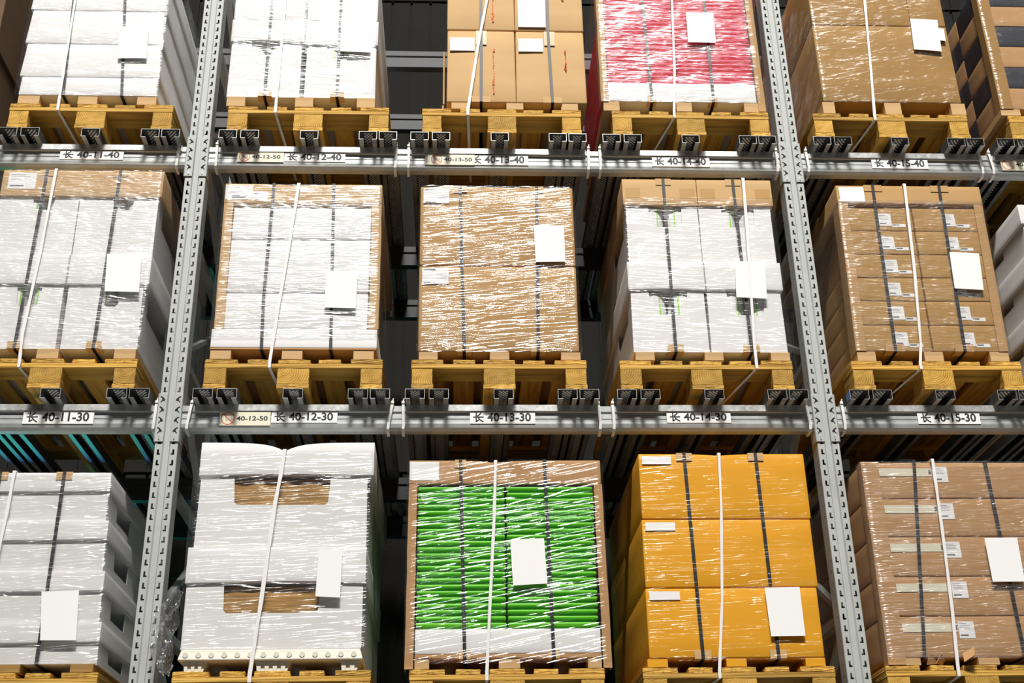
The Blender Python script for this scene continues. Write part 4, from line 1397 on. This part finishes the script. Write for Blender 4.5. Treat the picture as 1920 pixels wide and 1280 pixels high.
L.sheet([(2.594, -0.749), (2.744, -0.747), (2.745, -0.954), (2.600, -0.955)])
L.wrap(2.078, 2.840, -1.045, -0.150, F['faint'], side_bag=0.05, x1b=2.830)

# 40-15: wide brown cartons with long stickers
L = Load(2, '40-15', 'brown load')
L.feet([(3.160, 3.225), (3.470, 3.560), (3.80, 3.90)], -1.046)
zs = [-1.044, -0.869, -0.698, -0.522, -0.348, -0.178]
for k in range(5):
    c = L.carton(3.096, 3.92, zs[k] + 0.001, zs[k + 1] - 0.0025, 'brown', ('bottom', 'fourth from top', 'third from top', 'second from top', 'top')[k], 'wide brown carton with long white sticker', b=0.005, bulge=0.002, y0=YF + 0.010)
    y = YF + 0.0075
    sticker(c, 3.168, 3.405, zs[k + 1] - 0.068, zs[k + 1] - 0.032, y, [(0.94, 0.2, 0.05, 0.6)], mat='cream')
    sticker(c, 3.408, 3.476, zs[k + 1] - 0.096, zs[k + 1] - 0.024, y, LINES)
    if k == 0:
        for a, rot in ((3.26, 0.5), (3.31, 0.9), (3.405, -0.7)):
            fl = MB().prism([(a, -1.075), (a + 0.05, -1.06), (a + 0.055, -1.022), (a + 0.002, -1.030)], 'y', YF - 0.004, YF - 0.001)
            fl.build('torn_flap', 'brown', c, loc=(a, YF, -1.03), rot=(rot * 0.6, rot * 0.3, rot))
L.post(3.088, 3.164, PT[2] + 0.002, -0.180, -1, 'brown', xb=-0.003, w=0.06)
L.post(3.88, 3.93, PT[2] + 0.002, -0.180, 1, 'brown', w=0.06)
L.black(3.330, -0.178, 3.240, -1.042, 'left', pads='')
L.black(3.652, -0.178, 3.668, -1.042, 'right', pads='')
L.white(3.410, -0.176, [(3.400, -0.5), (3.385, -0.85)], 3.368, -0.06, y=YF - 0.0165)
L.sheet([(3.582, -0.536), (3.727, -0.535), (3.724, -0.729), (3.583, -0.729)])
L.wrap(3.080, 3.937, -1.046, -0.180, F['low_heavy'])

# ================================================================== neighbour of the top left load, seen past its edge
L = Load(0, '40-11', 'shade-coloured brown carton load')
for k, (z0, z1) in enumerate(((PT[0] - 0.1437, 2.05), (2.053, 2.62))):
    o = MB().rbox(-1.85, -1.06 + 0.012 * k, YF, YF + 1.12, z0, z1, 0.006).build('carton', 'shaded_brown', loc=(-1.45, YF, z0))
    tag(o, ('lower' if k == 0 else 'upper') + ' shade-coloured brown carton at the left edge of the top row', 'box', 'shade-coloured brown cartons at the left edge')

for x0, x1, nn in ((-1.60, -1.02, 'left'), (-0.92, -0.35, 'right')):
    t = empty('wire_mesh_panel', (x0, 2.2, -0.70))
    tag(t, f'{nn} wire mesh panel behind the bottom left load', 'mesh panel')
    mb = MB()
    k = 0
    while x0 + k * 0.07 < x1:
        mb.box(k * 0.07, k * 0.07 + 0.005, 0, 0.005, 0, 0.62)
        k += 1
    for j in range(9):
        mb.box(0, x1 - x0, 0.005, 0.010, j * 0.0765, j * 0.0765 + 0.005)
    o = mb.build('mesh', 'dark_and_shaded_steel', None)
    o.parent = t
    o = MB().box(0, 0.03, 0.012, 0.04, -0.03, 0.65).box(x1 - x0 - 0.03, x1 - x0, 0.012, 0.04, -0.03, 0.65).box(0.03, x1 - x0 - 0.03, 0.012, 0.04, 0.62, 0.65).box(0.03, x1 - x0 - 0.03, 0.012, 0.04, -0.03, 0.0).build('frame', 'dark_and_shaded_steel', None)
    o.parent = t
# coloured signal light far back in the bottom left bay
t = empty('signal_light', (-1.60, 2.95, -0.76))
tag(t, 'blue and green signal light behind the bottom left load', 'signal light')
for nm, z0, z1, colr, st in (('blue_lens', -0.30, -0.10, (0.04, 0.40, 1.0), 6.0), ('green_lens', -0.10, 0.30, (0.02, 0.9, 0.35), 4.0)):
    m, tt, p = nt(nm)
    p.inputs['Base Color'].default_value = (*colr, 1)
    p.inputs['Emission Color'].default_value = (*colr, 1)
    p.inputs['Emission Strength'].default_value = st
    MT[nm] = m
    o = MB().rbox(-0.9, 0.75, 0, 0.05, z0 + 0.004, z1 - 0.004, 0.01).build(nm, nm, None)
    o.parent = t
o = MB().rbox(-0.93, 0.78, 0.05, 0.14, -0.32, 0.32, 0.01).build('housing', 'dark_and_shaded_steel', None)
o.parent = t
